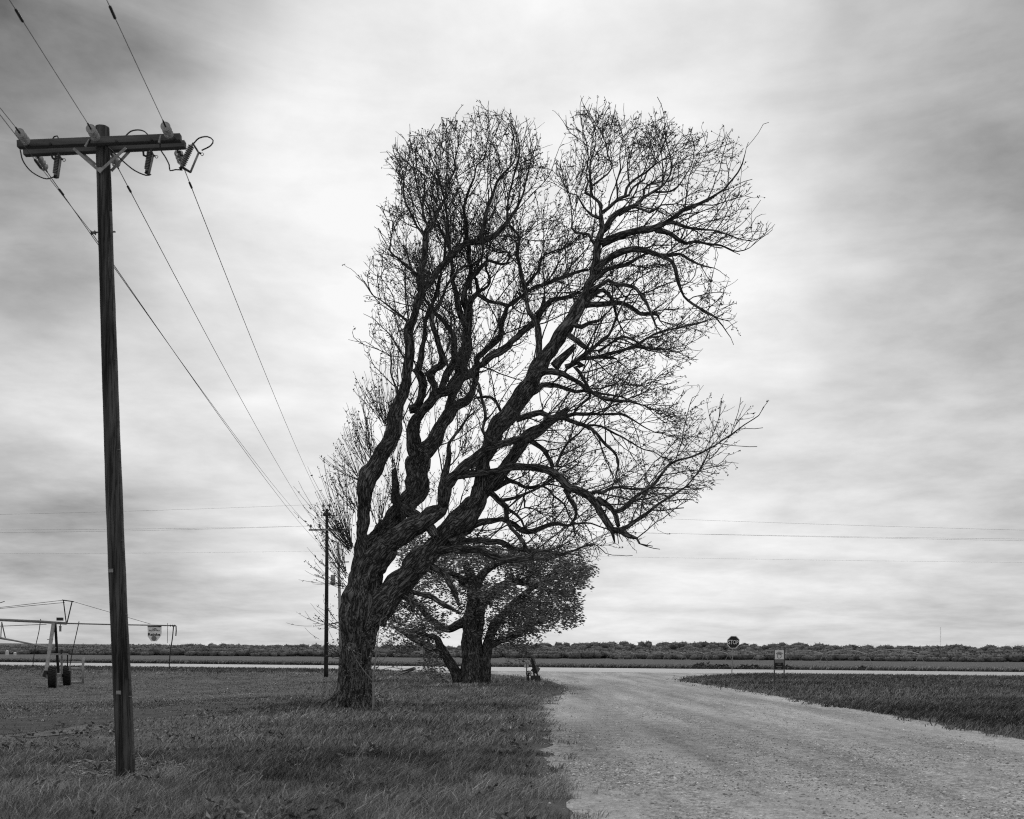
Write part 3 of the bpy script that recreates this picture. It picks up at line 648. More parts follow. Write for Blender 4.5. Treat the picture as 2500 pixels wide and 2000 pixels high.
def prisms(A, B, ra, rb, n=3):
    D = B - A; Ln = np.linalg.norm(D, axis=1, keepdims=True); D = D / np.maximum(Ln, 1e-6)
    ref = np.where(np.abs(D[:, 2:3]) > .9, np.array([[1., 0, 0]]), np.array([[0, 0, 1.]]))
    a = np.cross(D, ref); a /= np.linalg.norm(a, axis=1, keepdims=True); b = np.cross(D, a)
    V = []
    for base, r in ((A - D * 0.004, ra), (B + D * .004, rb)):
        for j in range(n):
            th = 2 * math.pi * j / n; V.append(base + (a * math.cos(th) + b * math.sin(th)) * r[:, None])
    V = np.stack(V, 1); m = len(A); off = (np.arange(m) * 2 * n)[:, None]
    F = np.concatenate([off + np.array([[j, (j + 1) % n, n + (j + 1) % n, n + j]]) for j in range(n)])
    return V.reshape(-1, 3), F
def pipe_radii(pos, par, root_n, tip, expo, cap=None):
    r = np.zeros(len(pos)); acc = np.zeros(len(pos))
    for i in range(len(pos) - 1, root_n - 1, -1):
        r[i] = max(tip, acc[i] ** (1 / expo)) if acc[i] > 0 else tip
        acc[par[i]] += r[i] ** expo
    for i in range(root_n): r[i] = .03
    if cap is not None:
        for i in range(root_n, len(pos)):
            lim = cap[par[i]] if par[i] < root_n else r[par[i]]
            r[i] = min(r[i], lim)
    return r

MU0, MV0, MST = 700, 200, 4
_u, _v = np.meshgrid(np.arange(700, 1960, MST), np.arange(200, 1500, MST)); SMASK = inside(SIL, _u.astype(float), _v.astype(float))
def in_mask(p, ju=0, jv=0):
    u, v = px(p); i, j = int((v + jv - MV0) / MST), int((u + ju - MU0) / MST)
    return 0 <= i < SMASK.shape[0] and 0 <= j < SMASK.shape[1] and bool(SMASK[i, j])
EA, EB, RA, RB = [], [], [], []
BUD = []
def trop_big(p):
    u, v = px(p)
    if u < 1080: return Vector((-.16, 0, .55))
    if u < 1280: return Vector((.0, 0, .55))
    if v < 720: return Vector((.14, 0, .34))
    return Vector((.24, 0, .16))
def shoot(p, d, length, segs, r0, r1, curve, buds, jit=.05, clip=False):
    q = Vector(p); d = Vector(d).normalized(); curve = Vector(curve) / segs; out = []
    ju, jv = RND.gauss(0, 14), RND.gauss(0, 14)
    for k in range(segs):
        t0, t1 = k / segs, (k + 1) / segs
        n_ = q + d * (length / segs)
        if clip and not in_mask(n_, ju, jv) and RND.random() < .75: break
        EA.append(q[:]); EB.append(n_[:]); RA.append(r0 + (r1 - r0) * t0); RB.append(r0 + (r1 - r0) * t1)
        out.append((n_.copy(), d.copy(), t1))
        if buds and RND.random() < buds * (t1 ** .6): BUD.append((n_.copy(), d.copy()))
        q = n_; d = (d + curve + Vector((RND.gauss(0, jit), RND.gauss(0, jit), RND.gauss(0, jit)))).normalized()
    return out
def side(d, spread, trop):
    o = Vector((RND.gauss(0, 1), RND.gauss(0, 1), RND.gauss(0, 1))); o = (o - d * o.dot(d)).normalized()
    v = (d * RND.uniform(.55, 1.0) + o * spread + trop).normalized()
    return v
def spray(p, d, length, r):
    tr = trop_big(p); u, v = px(p); lft = (u < 1290 and v < 950) or (u < 1420 and v < 780); p2, p3 = (.92, .85) if lft else (.72, .62)
    l1 = shoot(p, d, length, max(4, int(length / .19)), r, .0080, tr * .7, .10, .12, True)
    for (q, dd, t) in l1:
        if t < .15 or RND.random() > p2: continue
        ln = RND.uniform(.32, 1.15) * (1.15 - .45 * t)
        l2 = shoot(q, side(dd, .72, tr * .35), ln, max(3, int(ln / .14)), min(.0088, r), .0050, tr * .5, .30, .12, True)
        for (q2, d2, t2) in l2:
            if t2 < .2 or RND.random() > p3: continue
            shoot(q2, side(d2, .8, tr * .3), RND.uniform(.10, .40), 3, .0054, .0040, tr * .4, .5, .12, True)
for li in range(len(LIMBS)):
    if LIMBS[li][0] in ('trunk', 'S', 'Q', 'stub', 'R6', 'H1b'): continue
    ns = [q for q in limb_nodes if q[2] == li]; acc_ = 0; gap = RND.uniform(.05, .3)
    for i in range(1, len(ns)):
        p, r, _ = ns[i]; d = (p - ns[i - 1][0]); acc_ += d.length; d.normalize()
        if r > (.26 if LIMBS[li][0] in 'ABMC' else .15) or acc_ < gap * (1.3 if r > .15 else 1): continue
        acc_ = 0; u, v = px(p); lt = (u < 1290 and v < 950) or (u < 1420 and v < 780); gap = RND.uniform(.15, .40) * (1.0 if r < .06 else 1.5) * (.72 if lt else 1.15)
        dd = side(d, .85, trop_big(p) * .8)
        if dd.z < -.1 and RND.random() < .65: dd.z = abs(dd.z)
        ln = RND.uniform(.7, 1.9) * (1.35 if lt else 1.3)
        spray(p, dd, ln, min(.024, max(.010, r * .55)))
    p, r, _ = ns[-1]
    if r < .1 and LIMBS[li][0] not in ('t6', 't9b', 'N2'):
        d = (ns[-1][0] - ns[-3][0]).normalized()
        for _ in range(3): spray(p, side(d, .4, trop_big(p) * .5), RND.uniform(.5, 1.0), min(.016, max(.008, r)))
# straight water shoots along the left side of the trunk, the left leader and the burls
for q in limb_nodes:          # thin upright shoots on the inner limbs
    p, r, li = q; nm = LIMBS[li][0]; u, v = px(p)
    if nm in ('A', 'B', 'M', 'C', 'O1', 'O2', 'O3', 'M3', 'N1') and .035 < r < .30 and 620 < v < 1330 and RND.random() < .30:
        for _ in range(RND.choice((1, 2))):
            d = Vector((RND.uniform(-.6, .45), RND.uniform(-.9, .3), 1)).normalized()
            st_ = p + Vector((RND.uniform(-r, r), -r * .7, 0)); ln = RND.uniform(.35, 1.4)
            for (q2, d2, t2) in shoot(st_, d, ln, max(4, int(ln / .14)), .0075, .0045, (0, 0, .25), .3, .10, True):
                if RND.random() < .3: shoot(q2, side(d2, .7, Vector((0, 0, .3))), RND.uniform(.12, .4), 3, .0055, .004, (0, 0, .3), .4, .08, True)
A_nodes = [q for q in limb_nodes if LIMBS[q[2]][0] in ('A',)]
for q in A_nodes[::1]:
    p, r, li = q
    if RND.random() < .36 and r < .26:
        for _ in range(RND.choice((1, 2))):
            d = Vector((RND.uniform(-.75, .15), RND.uniform(-.6, .6), 1)).normalized()
            shoot(p + Vector((-r * .6, RND.uniform(-r, r), 0)), d, RND.uniform(.7, 1.9), 9, .0075, .004, (.05, 0, .25), .55, .05, True)
def fan(u, v, n, lo, hi, a0, a1, Y=TY):
    c = P(u, v, Y)
    for _ in range(int(n * 1.7)):
        an = math.radians(RND.uniform(a0, a1)); d = Vector((math.cos(an), RND.uniform(-.5, .25), math.sin(an)))
        st = c + Vector((RND.gauss(0, .05), RND.gauss(0, .12), RND.gauss(0, .08)))
        shoot(st, d, RND.uniform(lo, hi), 9, .0095, .0042, (.10, 0, .30), .5, .045)
        if RND.random() < .7:
            shoot(st + d * RND.uniform(.3, .8), d + Vector((RND.gauss(0, .35), RND.gauss(0, .3), .1)), RND.uniform(.3, .8), 4, .006, .0038, (0, 0, .3), .5)
for f in ((868, 1243, 10, .8, 1.5, 95, 150), (858, 1335, 22, 1.0, 2.5, 92, 140), (851, 1345, 12, .9, 1.9, 105, 160), (842, 1402, 12, .9, 2.0, 95, 135), (842, 1430, 9, .6, 1.4, 110, 185),
          (934, 1022, 9, .9, 1.5, 95, 140), (907, 1108, 9, .9, 1.6, 95, 140), (890, 1134, 8, .7, 1.5, 95, 145), (876, 1172, 10, .6, 1.2, 100, 165),
          (925, 1285, 14, .6, 1.5, 70, 120), (975, 1245, 12, .5, 1.2, 80, 125), (965, 1160, 10, .5, 1.1, 70, 120), (1000, 1300, 8, .4, .9, 40, 120),
          (826, 1530, 6, .5, .9, 120, 200), (832, 1600, 5, .3, .6, 100, 190), (1130, 1108, 10, .4, 1.0, 20, 100), (960, 1060, 12, .6, 1.4, 90, 130)):
    fan(*f)
EAa, EBa = np.array(EA), np.array(EB)
V2, F2 = prisms(EAa, EBa, np.array(RA), np.array(RB), 3)
npmesh('twigs', V2, [F2], 'twig', tree, kind='stuff')
def leaf_quads(C, D, ln, wd, rng, droop=0.0):
    """small folded leaf diamonds: base point C, direction D"""
    n = len(C); D = D / np.linalg.norm(D, axis=1, keepdims=True)
    R = rng.normal(size=(n, 3)); S = np.cross(D, R); S /= np.maximum(np.linalg.norm(S, axis=1, keepdims=True), 1e-6); Nn = np.cross(S, D)
    mid = C + D * (ln * .45)[:, None] + Nn * (ln * .08)[:, None]
    V = np.stack([C, mid + S * (wd * .5)[:, None], C + D * ln[:, None], mid - S * (wd * .5)[:, None]], 1).reshape(-1, 3)
    F = (np.arange(n) * 4)[:, None] + np.array([[0, 1, 2, 3]]); return V, F
bc, bd = [], []
for p, d in BUD:
    for _ in range(RND.choice((2, 3, 4))):
        bc.append((p + Vector((RND.gauss(0, .012), RND.gauss(0, .012), RND.gauss(0, .012))))[:]); bd.append((d * .5 + Vector((RND.gauss(0, .7), RND.gauss(0, .7), RND.gauss(.1, .7))))[:])
bc, bd = np.array(bc), np.array(bd)
V, F = leaf_quads(bc, bd, NP.uniform(.03, .075, len(bc)), NP.uniform(.02, .042, len(bc)), NP)
npmesh('leaf_buds', V, [F], 'bud', tree, kind='stuff')
lc, ld = [], []
for _ in range(46):
    u, v = RND.uniform(835, 925), RND.uniform(1500, 1715); c_ = P(u, v, TY - .62); sp_ = RND.uniform(.06, .16)
    for _ in range(RND.randint(8, 26)):
        lc.append((c_ + Vector((RND.gauss(0, sp_), RND.gauss(0, .06), RND.gauss(0, sp_))))[:]); ld.append((RND.gauss(.4, .6), RND.gauss(-.3, .4), RND.gauss(0, .5)))
for _ in range(9):
    u, v = RND.uniform(803, 834), RND.uniform(1455, 1590); c_ = P(u, v, TY - .2)
    for _ in range(RND.randint(5, 12)):
        lc.append((c_ + Vector((RND.gauss(0, .06), RND.gauss(0, .1), RND.gauss(0, .06))))[:]); ld.append((RND.gauss(-.3, .6), RND.gauss(-.1, .5), RND.gauss(-.2, .6)))
lc, ld = np.array(lc), np.array(ld)
V, F = leaf_quads(lc, ld, NP.uniform(.03, .085, len(lc)), NP.uniform(.02, .045, len(lc)), NP)
npmesh('trunk_sprouts', V, [F], 'leaf', tree, tone=np.repeat(NP.uniform(.4, 1.0, len(lc)), 4), kind='stuff')

# ------------------------------------------------------------------ second, leafy tree behind
T2Y = 2500 * 1.7 / (1669 - 1584.5)
t2b = P(1155, 1669, T2Y); t2b.z = 0
tree2 = thing('leafy_shade_tree', t2b, 'smaller leafy tree with wind-blown dark foliage behind the big bare tree', 'tree')
T2L = [('trunk', 0, [(1152, 1672, 32), (1152, 1650, 27), (1152, 1600, 25), (1153, 1550, 24), (1158, 1500, 26), (1160, 1460, 20), (1150, 1410, 13), (1135, 1370, 8)]),
       ('limb', .1, [(1182, 1670, 18), (1184, 1630, 15), (1188, 1590, 14), (1200, 1545, 12), (1225, 1505, 10), (1270, 1460, 8), (1330, 1415, 6), (1390, 1380, 4)]),
       ('limb', -.2, [(1122, 1669, 15), (1112, 1640, 13), (1092, 1608, 11), (1076, 1582, 10), (1066, 1559, 8), (1045, 1552, 5), (1000, 1540, 3)]),
       ('limb', -.4, [(1078, 1590, 9), (1040, 1578, 7), (1001, 1556, 5), (960, 1530, 3)]),
       ('limb', .3, [(1162, 1500, 18), (1120, 1525, 11), (1085, 1535, 9), (1040, 1500, 6), (1000, 1450, 4)]),
       ('limb', -.3, [(1165, 1480, 16), (1210, 1440, 12), (1260, 1420, 9), (1330, 1440, 6), (1400, 1455, 4)]),
       ('limb', .4, [(1190, 1580, 10), (1219, 1565, 8), (1254, 1556, 7), (1290, 1530, 5), (1340, 1510, 4)]),
       ('limb', .4, [(1155, 1450, 14), (1180, 1400, 10), (1230, 1370, 7), (1300, 1360, 4)]),
       ('limb', -.4, [(1150, 1430, 12), (1100, 1400, 8), (1040, 1390, 5), (990, 1400, 3)])]
nodes2 = []
for k, (nm, slope, raw) in enumerate(T2L):
    d0 = T2Y
    if nodes2: d0 = min(nodes2, key=lambda q: math.hypot(px(q[0])[0] - raw[0][0], px(q[0])[1] - raw[0][1]))[0].y
    pts = []; Lm = 0; pu, pv = raw[0][:2]
    for u, v, r in raw:
        Lm += math.hypot(u - pu, v - pv) / 49; pu, pv = u, v
        Y = d0 + slope * 3 * (1 - math.exp(-Lm / 3)); p = P(u, v, Y); pts.append(np.array((p.x, p.y, p.z, r / FPX * Y)))
    if raw[0][1] > 1660: pts[0][2] = -.1
    rs = catmull(pts, .12)
    bark_tube(rs, 36 if nm == 'trunk' else 12, .03 if nm == 'trunk' else .008).build(nm, 'bark', tree2, smooth=nm != 'trunk')
    nodes2 += [(Vector(q[:3]), q[3]) for q in rs]
SIL2 = np.array([(935, 1500), (925, 1410), (950, 1320), (1040, 1290), (1200, 1305), (1330, 1340), (1438, 1352), (1458, 1382), (1432, 1418), (1412, 1440), (1414, 1470), (1404, 1505), (1388, 1535), (1350, 1558), (1296, 1566), (1262, 1545), (1225, 1560), (1210, 1600), (1195, 1560), (1120, 1548), (1100, 1560), (1060, 1565), (1010, 1600), (940, 1600), (925, 1560)], float)
att = []; tries = 0
c2 = P(1190, 1450, T2Y)
clumps = []
while len(clumps) < 100 and tries < 9000:
    tries += 1
    u, v, dy = RND.uniform(925, 1455), RND.uniform(1290, 1600), RND.uniform(-4, 4)
    if not inside(SIL2, np.array([u]), np.array([v]))[0]: continue
    p = P(u, v, T2Y + dy)
    if ((p.x - c2.x) / 5.8) ** 2 + (dy / 4.2) ** 2 > 1: continue
    if u < 1180 and RND.random() < .3: continue
    clumps.append((p, RND.uniform(.4, 1.0), RND.uniform(.6, 1.25)))
for p, R_, tn in clumps:
    for _ in range(int(70 * R_)):
        q = p + Vector((RND.gauss(0, .55), RND.gauss(0, .55), RND.gauss(0, .36))) * R_
        if inside(SIL2, np.array([px(q)[0] + RND.gauss(0, 9)]), np.array([px(q)[1] + RND.gauss(0, 9)]))[0]: att.append(q)
for (u, v, n) in ((1045, 1620, 40), (1055, 1650, 25), (1262, 1590, 8), (1285, 1572, 16), (870, 1500, 0)):
    for _ in range(n): att.append(P(u + RND.gauss(0, 14), v + RND.gauss(0, 14), T2Y + RND.gauss(0, 1)))
pos2, par2, rn2 = colonize([q[0] for q in nodes2 if q[1] < .5 and q[0].z > 1.6], att, .24, .3, 2.5, .1, 40, tropf=lambda p: Vector((.25, 0, .05)))
rad2 = pipe_radii(pos2, par2, rn2, .008, 2.4)
V, F = branch_mesh(pos2, par2, rad2, rn2, 3)
npmesh('twigs', V, [F], 'twig', tree2, kind='stuff')
lc, ld, lt = [], [], []
for i in range(rn2, len(pos2)):
    d = (pos2[i] - pos2[par2[i]]).normalized(); tone = .55 + .9 * RND.random()
    dens = 1.05 if pos2[i].x > t2b.x + .6 else .72
    for _ in range(int(RND.choice((7, 10, 14)) * dens) if rad2[i] < .03 else 3):
        p = pos2[i] + Vector((RND.gauss(.06, .15), RND.gauss(0, .15), RND.gauss(0, .11)))
        lc.append(p[:]); ld.append((d * .25 + Vector((.9 + RND.gauss(0, .35), RND.gauss(0, .4), RND.gauss(-.05, .3))))[:]); lt.append(tone * RND.uniform(.8, 1.2))
lc, ld = np.array(lc), np.array(ld)
V, F = leaf_quads(lc, ld, NP.uniform(.10, .23, len(lc)), NP.uniform(.045, .095, len(lc)), NP)
npmesh('crown', V, [F], 'leaf', tree2, tone=np.repeat(lt, 4), kind='stuff')

# ------------------------------------------------------------------ sapling and broken branch by the trunk
def sapling(name, u, v, spec, label, leaves, base_r=.03, Y=None):
    Y = Y or 2500 * 1.7 / (v - 1583); b = P(u, v, Y); b.z = 0
    t = thing(name, b, label, 'sapling')
    first = True; tips = []; A, B, Ra, Rb = [], [], [], []
    for pts in spec:
        q = [np.array((*P(a, c, Y + dy), r)) for a, c, r, dy in pts]
        if first: q[0][2] = -.05
        rs = catmull(q, .08); bark_tube(rs, 7, 0).build('trunk' if first else 'branch', 'sapling', t, smooth=True)
        first = False; tips += [(Vector(k[:3]), k[3]) for k in rs[len(rs) // 3:]]
    lc, ld = [], []
    for p, r in tips:
        for _ in range(2):
            if RND.random() < .45:
                d = Vector((RND.gauss(.4, .5), RND.gauss(0, .5), RND.gauss(.35, .5))).normalized(); q = p
                for k in range(4):
                    n_ = q + d * RND.uniform(.06, .14); A.append(q[:]); B.append(n_[:]); Ra.append(.005); Rb.append(.004); q = n_; d = (d + Vector((RND.gauss(.05, .2), RND.gauss(0, .2), RND.gauss(.02, .2)))).normalized()
                    if RND.random() < leaves:
                        for _ in range(2): lc.append(q[:]); ld.append((d + Vector((RND.gauss(.5, .5), RND.gauss(0, .5), RND.gauss(0, .5))))[:])
    V, F = prisms(np.array(A), np.array(B), np.array(Ra), np.array(Rb), 3); npmesh('twigs', V, [F], 'sapling', t, kind='stuff')
    if lc:
        lc, ld = np.array(lc), np.array(ld); V, F = leaf_quads(lc, ld, NP.uniform(.04, .09, len(lc)), NP.uniform(.02, .045, len(lc)), NP)
        npmesh('leaves', V, [F], 'leaf', t, tone=np.full(len(V), 1.5), kind='stuff')
sapling('sapling', 911, 1728, [
    [(911, 1728, .036, 0), (912, 1700, .033, 0), (911, 1660, .028, 0), (917, 1610, .02, 0), (922, 1560, .012, .1), (930, 1510, .006, .2)],
    [(912, 1702, .022, 0), (935, 1690, .018, -.1), (970, 1678, .014, -.2), (1010, 1655, .010, -.3), (1050, 1625, .005, -.4)],
    [(970, 1678, .010, -.2), (1000, 1672, .008, -.2), (1040, 1676, .004, -.2)],
    [(912, 1665, .018, 0), (890, 1640, .013, -.2), (870, 1610, .009, -.3), (850, 1570, .005, -.4)],
    [(914, 1640, .014, 0), (940, 1605, .010, .1), (960, 1570, .007, .2), (975, 1530, .004, .2)],
    [(935, 1690, .012, -.1), (942, 1710, .009, -.1), (940, 1728, .005, -.1)],
    [(913, 1655, .012, 0), (925, 1640, .010, 0), (955, 1630, .007, .2), (1000, 1640, .004, .2)]],
    'thin young sapling with sparse leaves growing against the big trunk', .45, Y=27.4)
br = P(990, 1640, 27.6)
bb = thing('broken_branch', br, 'pale broken branch end caught in the sapling beside the big trunk', 'branch')
q = [np.array((*P(a, c, 27.6), r)) for a, c, r in ((969, 1650, .03), (980, 1643, .05), (996, 1638, .055), (1013, 1632, .05))]
rs = catmull(q, .03); bark_tube(rs, 14, .02).build('branch_wood', 'bark', bb)
mb = MB()
for k in range(9):
    a = P(966 + RND.uniform(-4, 6), 1649 + RND.uniform(-6, 4), 27.55); d = Vector((RND.uniform(.1, .3), RND.uniform(-.05, .05), RND.uniform(.0, .16)))
    mb.tube([a, a + d * .6, a + d], [.012, .014, .003], 5)
mb.build('splintered_wood', 'deadwood', bb)

# ------------------------------------------------------------------ utility poles and lines
PY = 2500 * 1.7 / (1903 - 1579.7)
pb = P(308, 1903, PY); pb.z = 0
near = thing('utility_pole', pb, 'tall weathered timber utility pole with double crossarm standing at the left foreground', 'utility pole')
def c1(x, y, dy=0.0): return P(x / 3.85, 200 + y / 3.85, PY + dy)
axis_pts = [np.array((*P(u, v, PY), r)) for u, v, r in ((309, 1925, .118), (306, 1850, .116), (296, 1620, .112), (285, 1380, .107), (275, 1100, .101), (265, 800, .095), (256, 520, .089), (250, 312, .086))]
axis_pts[0][2] = -.2
rs = catmull(axis_pts, .05); pole_mb = bark_tube(rs, 40, .006, False, .12)
pole_mb.build('pole', 'pole', near)
mb = MB()
side = [np.array((*(P(u, v, PY) + Vector((r - .004, -.03, 0))), .022)) for u, v, r in ((309, 1908, .116), (296, 1620, .112), (285, 1380, .107), (275, 1100, .101), (265, 800, .096), (256, 520, .089))]
rs = catmull(side, .3); mb.tube([Vector(k[:3]) for k in rs], .017, 10); mb.build('ground_wire_moulding', 'arm', near, smooth=True)
for v in (880, 1100, 1320, 1500, 1700, 1840):
    u = np.interp(v, (312, 520, 800, 1100, 1380, 1620, 1850), (250, 256, 265, 275, 285, 296, 306))
    r = np.interp(v, (312, 1900), (.086, .117)); p = P(u, v, PY)
    MB().ring(p + Vector((r - .006, -.035, 0)), (0, 0, 1), .021, .004, 12, 5).build('strap', 'galv', near)
for (u, v) in ((281, 1395), (300, 1690)):
    c_ = P(u, v, PY) + Vector((-.01, -.118, 0)); MB().beam(c_ - Vector((.03, 0, 0)), c_ + Vector((.03, 0, 0)), .006, .045).build('metal_tag', 'galv', near)
FA, BA = -.14, .13
mb = MB(); mb.beam(c1(172, 592, FA), c1(1700, 528, FA), .085, .088, bev=.005); arm1 = mb.build('crossarm', 'arm', near)
mb = MB(); mb.beam(c1(230, 664, BA), c1(1742, 592, BA), .085, .088, bev=.005); arm2 = mb.build('crossarm', 'arm', near)
for x in (260, 470, 830, 1090, 1420, 1640):
    y = 592 + (x - 172) * (528 - 592) / (1700 - 172)
    MB().lathe(c1(x, y, FA - .065), (0, 1, 0), [(0, .001), (0, .016), (.02, .016), (.02, .001)], 6).build('bolt', 'darksteel', arm1)
for (a, b, dy) in (((690, 625), (935, 838), FA), ((1185, 620), (940, 838), FA), ((1262, 602), (1045, 838), BA + .02), ((760, 660), (900, 780), BA + .02)):
    MB().beam(c1(*a, dy - .05 if dy < 0 else dy), c1(*b, -.105 if dy < 0 else .1), .036, .007, (0, 1, 0)).build('brace', 'galv', near)
MB().prism([c1(905, 815, -.115), c1(940, 860, -.115), c1(978, 815, -.115), c1(940, 800, -.115)], (0, .012, 0)).build('brace_plate', 'galv', near)
def insul(p, d, n=3, R=.062, mat_='glass', parent=near, name='insulator_string', sp=.092):
    d = Vector(d).normalized(); p = Vector(p)
    mb = MB(); mb.tube([p, p + d * (.08 + n * sp + .06)], .011, 7); o = mb.build(name, 'darksteel', parent)
    for k in range(n):
        c = p + d * (.08 + k * sp)
        MB().lathe(c, d, [(-.022, .018), (-.018, .03), (0, .036), (.012, R), (.02, R), (.015, R * .85), (.024, .035), (.024, .012)], 20).build('bell', mat_, o, smooth=True)
    return p + d * (.08 + n * sp + .06)
back_end = Vector((pb.x + 4.3, -26, 0))
far_b = P(797, 1649, 64); far_b.z = 0
# three wires coming from behind the camera, dead-ended on the front arm
near_in = []
for (ex, ey, wx, wy, off) in ((262, 585, 135, 445, -1.05), (915, 548, 830, 410, 0.0), (1600, 525, 1500, 350, 1.05)):
    p = c1(ex, ey, FA - .05)
    tgt = c1(wx, wy, -1.2) if False else None
    end = Vector((back_end.x + off, -26, p.z - .1))
    near_in.append((p, end))
grp = 'power lines on the timber poles'
def wire(name, a, b, sag, r, label, sleeves=(), n=28, m='wire', group=grp):
    a = Vector(a); b = Vector(b); pts = []
    for k in range(n + 1):
        t = k / n; q = a.lerp(b, t); q.z -= sag * 4 * t * (1 - t); pts.append(q)
    mb = MB(); mb.tube([q - a for q in pts], r, 5)
    o = mb.build(name, m, None); o.location = a; tag(o, label, 'wire', group)
    for t in sleeves:
        q = a.lerp(b, t) - a; q.z -= sag * 4 * t * (1 - t); d = (b - a).normalized()
        mb = MB(); mb.v = []; mb.lathe(q - d * .11, d, [(0, .006), (.02, .016), (.2, .016), (.22, .006)], 8)
        me = bpy.data.meshes.new('splice_sleeve'); me.from_pydata([v for v in mb.v], [], mb.f); link('splice_sleeve', me, 'darksteel', o)
    return o
names = ('leftmost', 'middle', 'rightmost')
for k, (p, end) in enumerate(near_in):
    tip = insul(p, end - p, 3, .060)
    wire('power_line', tip, end,   .45, .0042, '%s of the three overhead wires entering at the top left corner' % names[k], (.06,))
# three wires going away to the dark pole by the trunk
away = [((345, 690), (762, 1291)), ((1040, 660), (779, 1291)), ((1668, 640), (793, 1236))]
lab2 = ('left overhead wire sloping from the near crossarm to the far dark pole', 'middle overhead wire sloping from behind the near pole to the far pole', 'right overhead wire sloping from the near crossarm end to the far pole')
for k, (a, b) in enumerate(away):
    p = c1(*a, BA + .05); e = P(*b, 64)
    tip = insul(p, e - p + Vector((0, 0, -4)), 3, .058)
    wire('power_line', tip, e, .35, .0058, lab2[k], (.012,))
wire('power_line', P(222, 566, PY - .05), P(792, 1340, 64), .35, .0058, 'lowest overhead wire running from the small clevis on the near pole', (.01,))
wire('power_line', P(222, 566, PY - .05), Vector((back_end.x - .2, -26, 7.0)), .3, .004, 'overhead wire from the small clevis toward the left insulators', (.05,))
# clevis on the pole
mb = MB(); mb.tube([P(222, 568, PY), P(282, 566, PY)], .011, 7); mb.lathe(P(228, 568, PY), (1, 0, 0), [(-.03, .01), (-.025, .034), (-.01, .018), (.01, .018), (.025, .034), (.03, .01)], 12)
mb.build('clevis', 'porcelain', near, smooth=True)
# fuse cutouts and their jumpers
def cutout(a, b, fa, fb, dy, lab):
    a, b = c1(*a, dy), c1(*b, dy); d = (b - a).normalized(); Ln = (b - a).length; prof = [(0, .012)]
    nrib = 11
    for k in range(nrib):
        h = .02 + k * (Ln - .04) / nrib
        prof += [(h, .024), (h + .006, .04), (h + .012, .04), (h + .016, .024)]
    prof += [(Ln, .024), (Ln + .001, .012)]
    o = MB().lathe(a, d, prof, 14).build('fuse_cutout', 'porcelain', near, smooth=False)
    fa, fb = c1(*fa, dy - .03), c1(*fb, dy - .03)
    MB().tube([fa, fb], .014, 8).build('fuse_tube', 'galv', o, smooth=True)
    MB().tube([a - d * .02, fa, fa + Vector((.03, -.02, -.02))], .013, 6).build('contact_bracket', 'darksteel', o)
    MB().tube([b + d * .03, b, fb], [.03, .02, .014], 6).build('hinge_bracket', 'darksteel', o)
    MB().ring(fa + Vector((.05, -.02, -.03)), (0, 1, 0), .018, .004, 12, 5).build('pull_ring', 'darksteel', o)
    return a, b
cutout((545, 690), (522, 880), (572, 720), (545, 900), .02, '')
cutout((1412, 650), (1382, 840), (1440, 690), (1400, 870), .02, '')
cutout((1805, 590), (1708, 800), (1868, 665), (1790, 850), -.02, '')
for pts in (((480, 680), (495, 715), (530, 745)), ((1345, 640), (1350, 690), (1395, 710)), ((1690, 650), (1700, 690), (1750, 700))):
    MB().tube([c1(*q, .0) for q in pts], .014, 6).build('mounting_bracket', 'darksteel', near)
def jumper(pts, dy0, dy1):
    q = [np.array((*c1(x, y, dy0 + (dy1 - dy0) * i / (len(pts) - 1)), .008)) for i, (x, y) in enumerate(pts)]
    rs = catmull(q, .03); MB().tube([Vector(k[:3]) for k in rs], .0085, 6).build('jumper_wire', 'jumper', near, smooth=True)
jumper([(190, 640), (215, 740), (280, 830), (360, 885), (440, 912), (515, 890)], FA, 0)
jumper([(840, 555), (870, 535), (930, 550), (1010, 610), (1150, 740), (1260, 830), (1370, 878), (1420, 870)], FA - .05, 0)
jumper([(1505, 580), (1510, 640), (1550, 700), (1590, 780), (1598, 835), (1650, 825), (1715, 830)], FA, 0)
jumper([(490, 545), (510, 515), (540, 508), (552, 540)], .02, .02)
jumper([(1180, 510), (1230, 465), (1300, 452), (1360, 468), (1400, 510)], .1, .05)
jumper([(1820, 580), (1870, 530), (1950, 515), (2003, 550), (1980, 600), (1895, 645)], 0, 0)
for (a, b) in (((838, 540), (800, 610)), ((1510, 500), (1495, 575))):
    MB().tube([c1(*a, FA - .08), c1(*b, FA - .08)], [.008, .016], 7).build('line_clamp', 'galv', near)

# dark pole by the trunk
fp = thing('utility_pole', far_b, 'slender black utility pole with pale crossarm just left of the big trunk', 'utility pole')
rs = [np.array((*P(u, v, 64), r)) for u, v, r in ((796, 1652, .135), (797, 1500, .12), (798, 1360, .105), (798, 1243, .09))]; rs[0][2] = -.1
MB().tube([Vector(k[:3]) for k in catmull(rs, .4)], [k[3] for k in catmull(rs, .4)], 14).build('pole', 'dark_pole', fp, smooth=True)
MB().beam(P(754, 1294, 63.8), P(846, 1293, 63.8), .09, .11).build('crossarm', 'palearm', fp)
MB().beam(P(789, 1257, 63.85), P(807, 1255, 63.85), .3, .16).build('pole_top_block', 'darksteel', fp)
for (u, v) in ((759, 1288), (781, 1288), (836, 1288)):
    MB().lathe(P(u, v, 63.8), (0, 0, 1), [(-.1, .01), (0, .03), (.02, .08), (.06, .08), (.08, .04), (.12, .07), (.16, .05), (.2, .02)], 10).build('insulator', 'porcelain', fp, smooth=True)
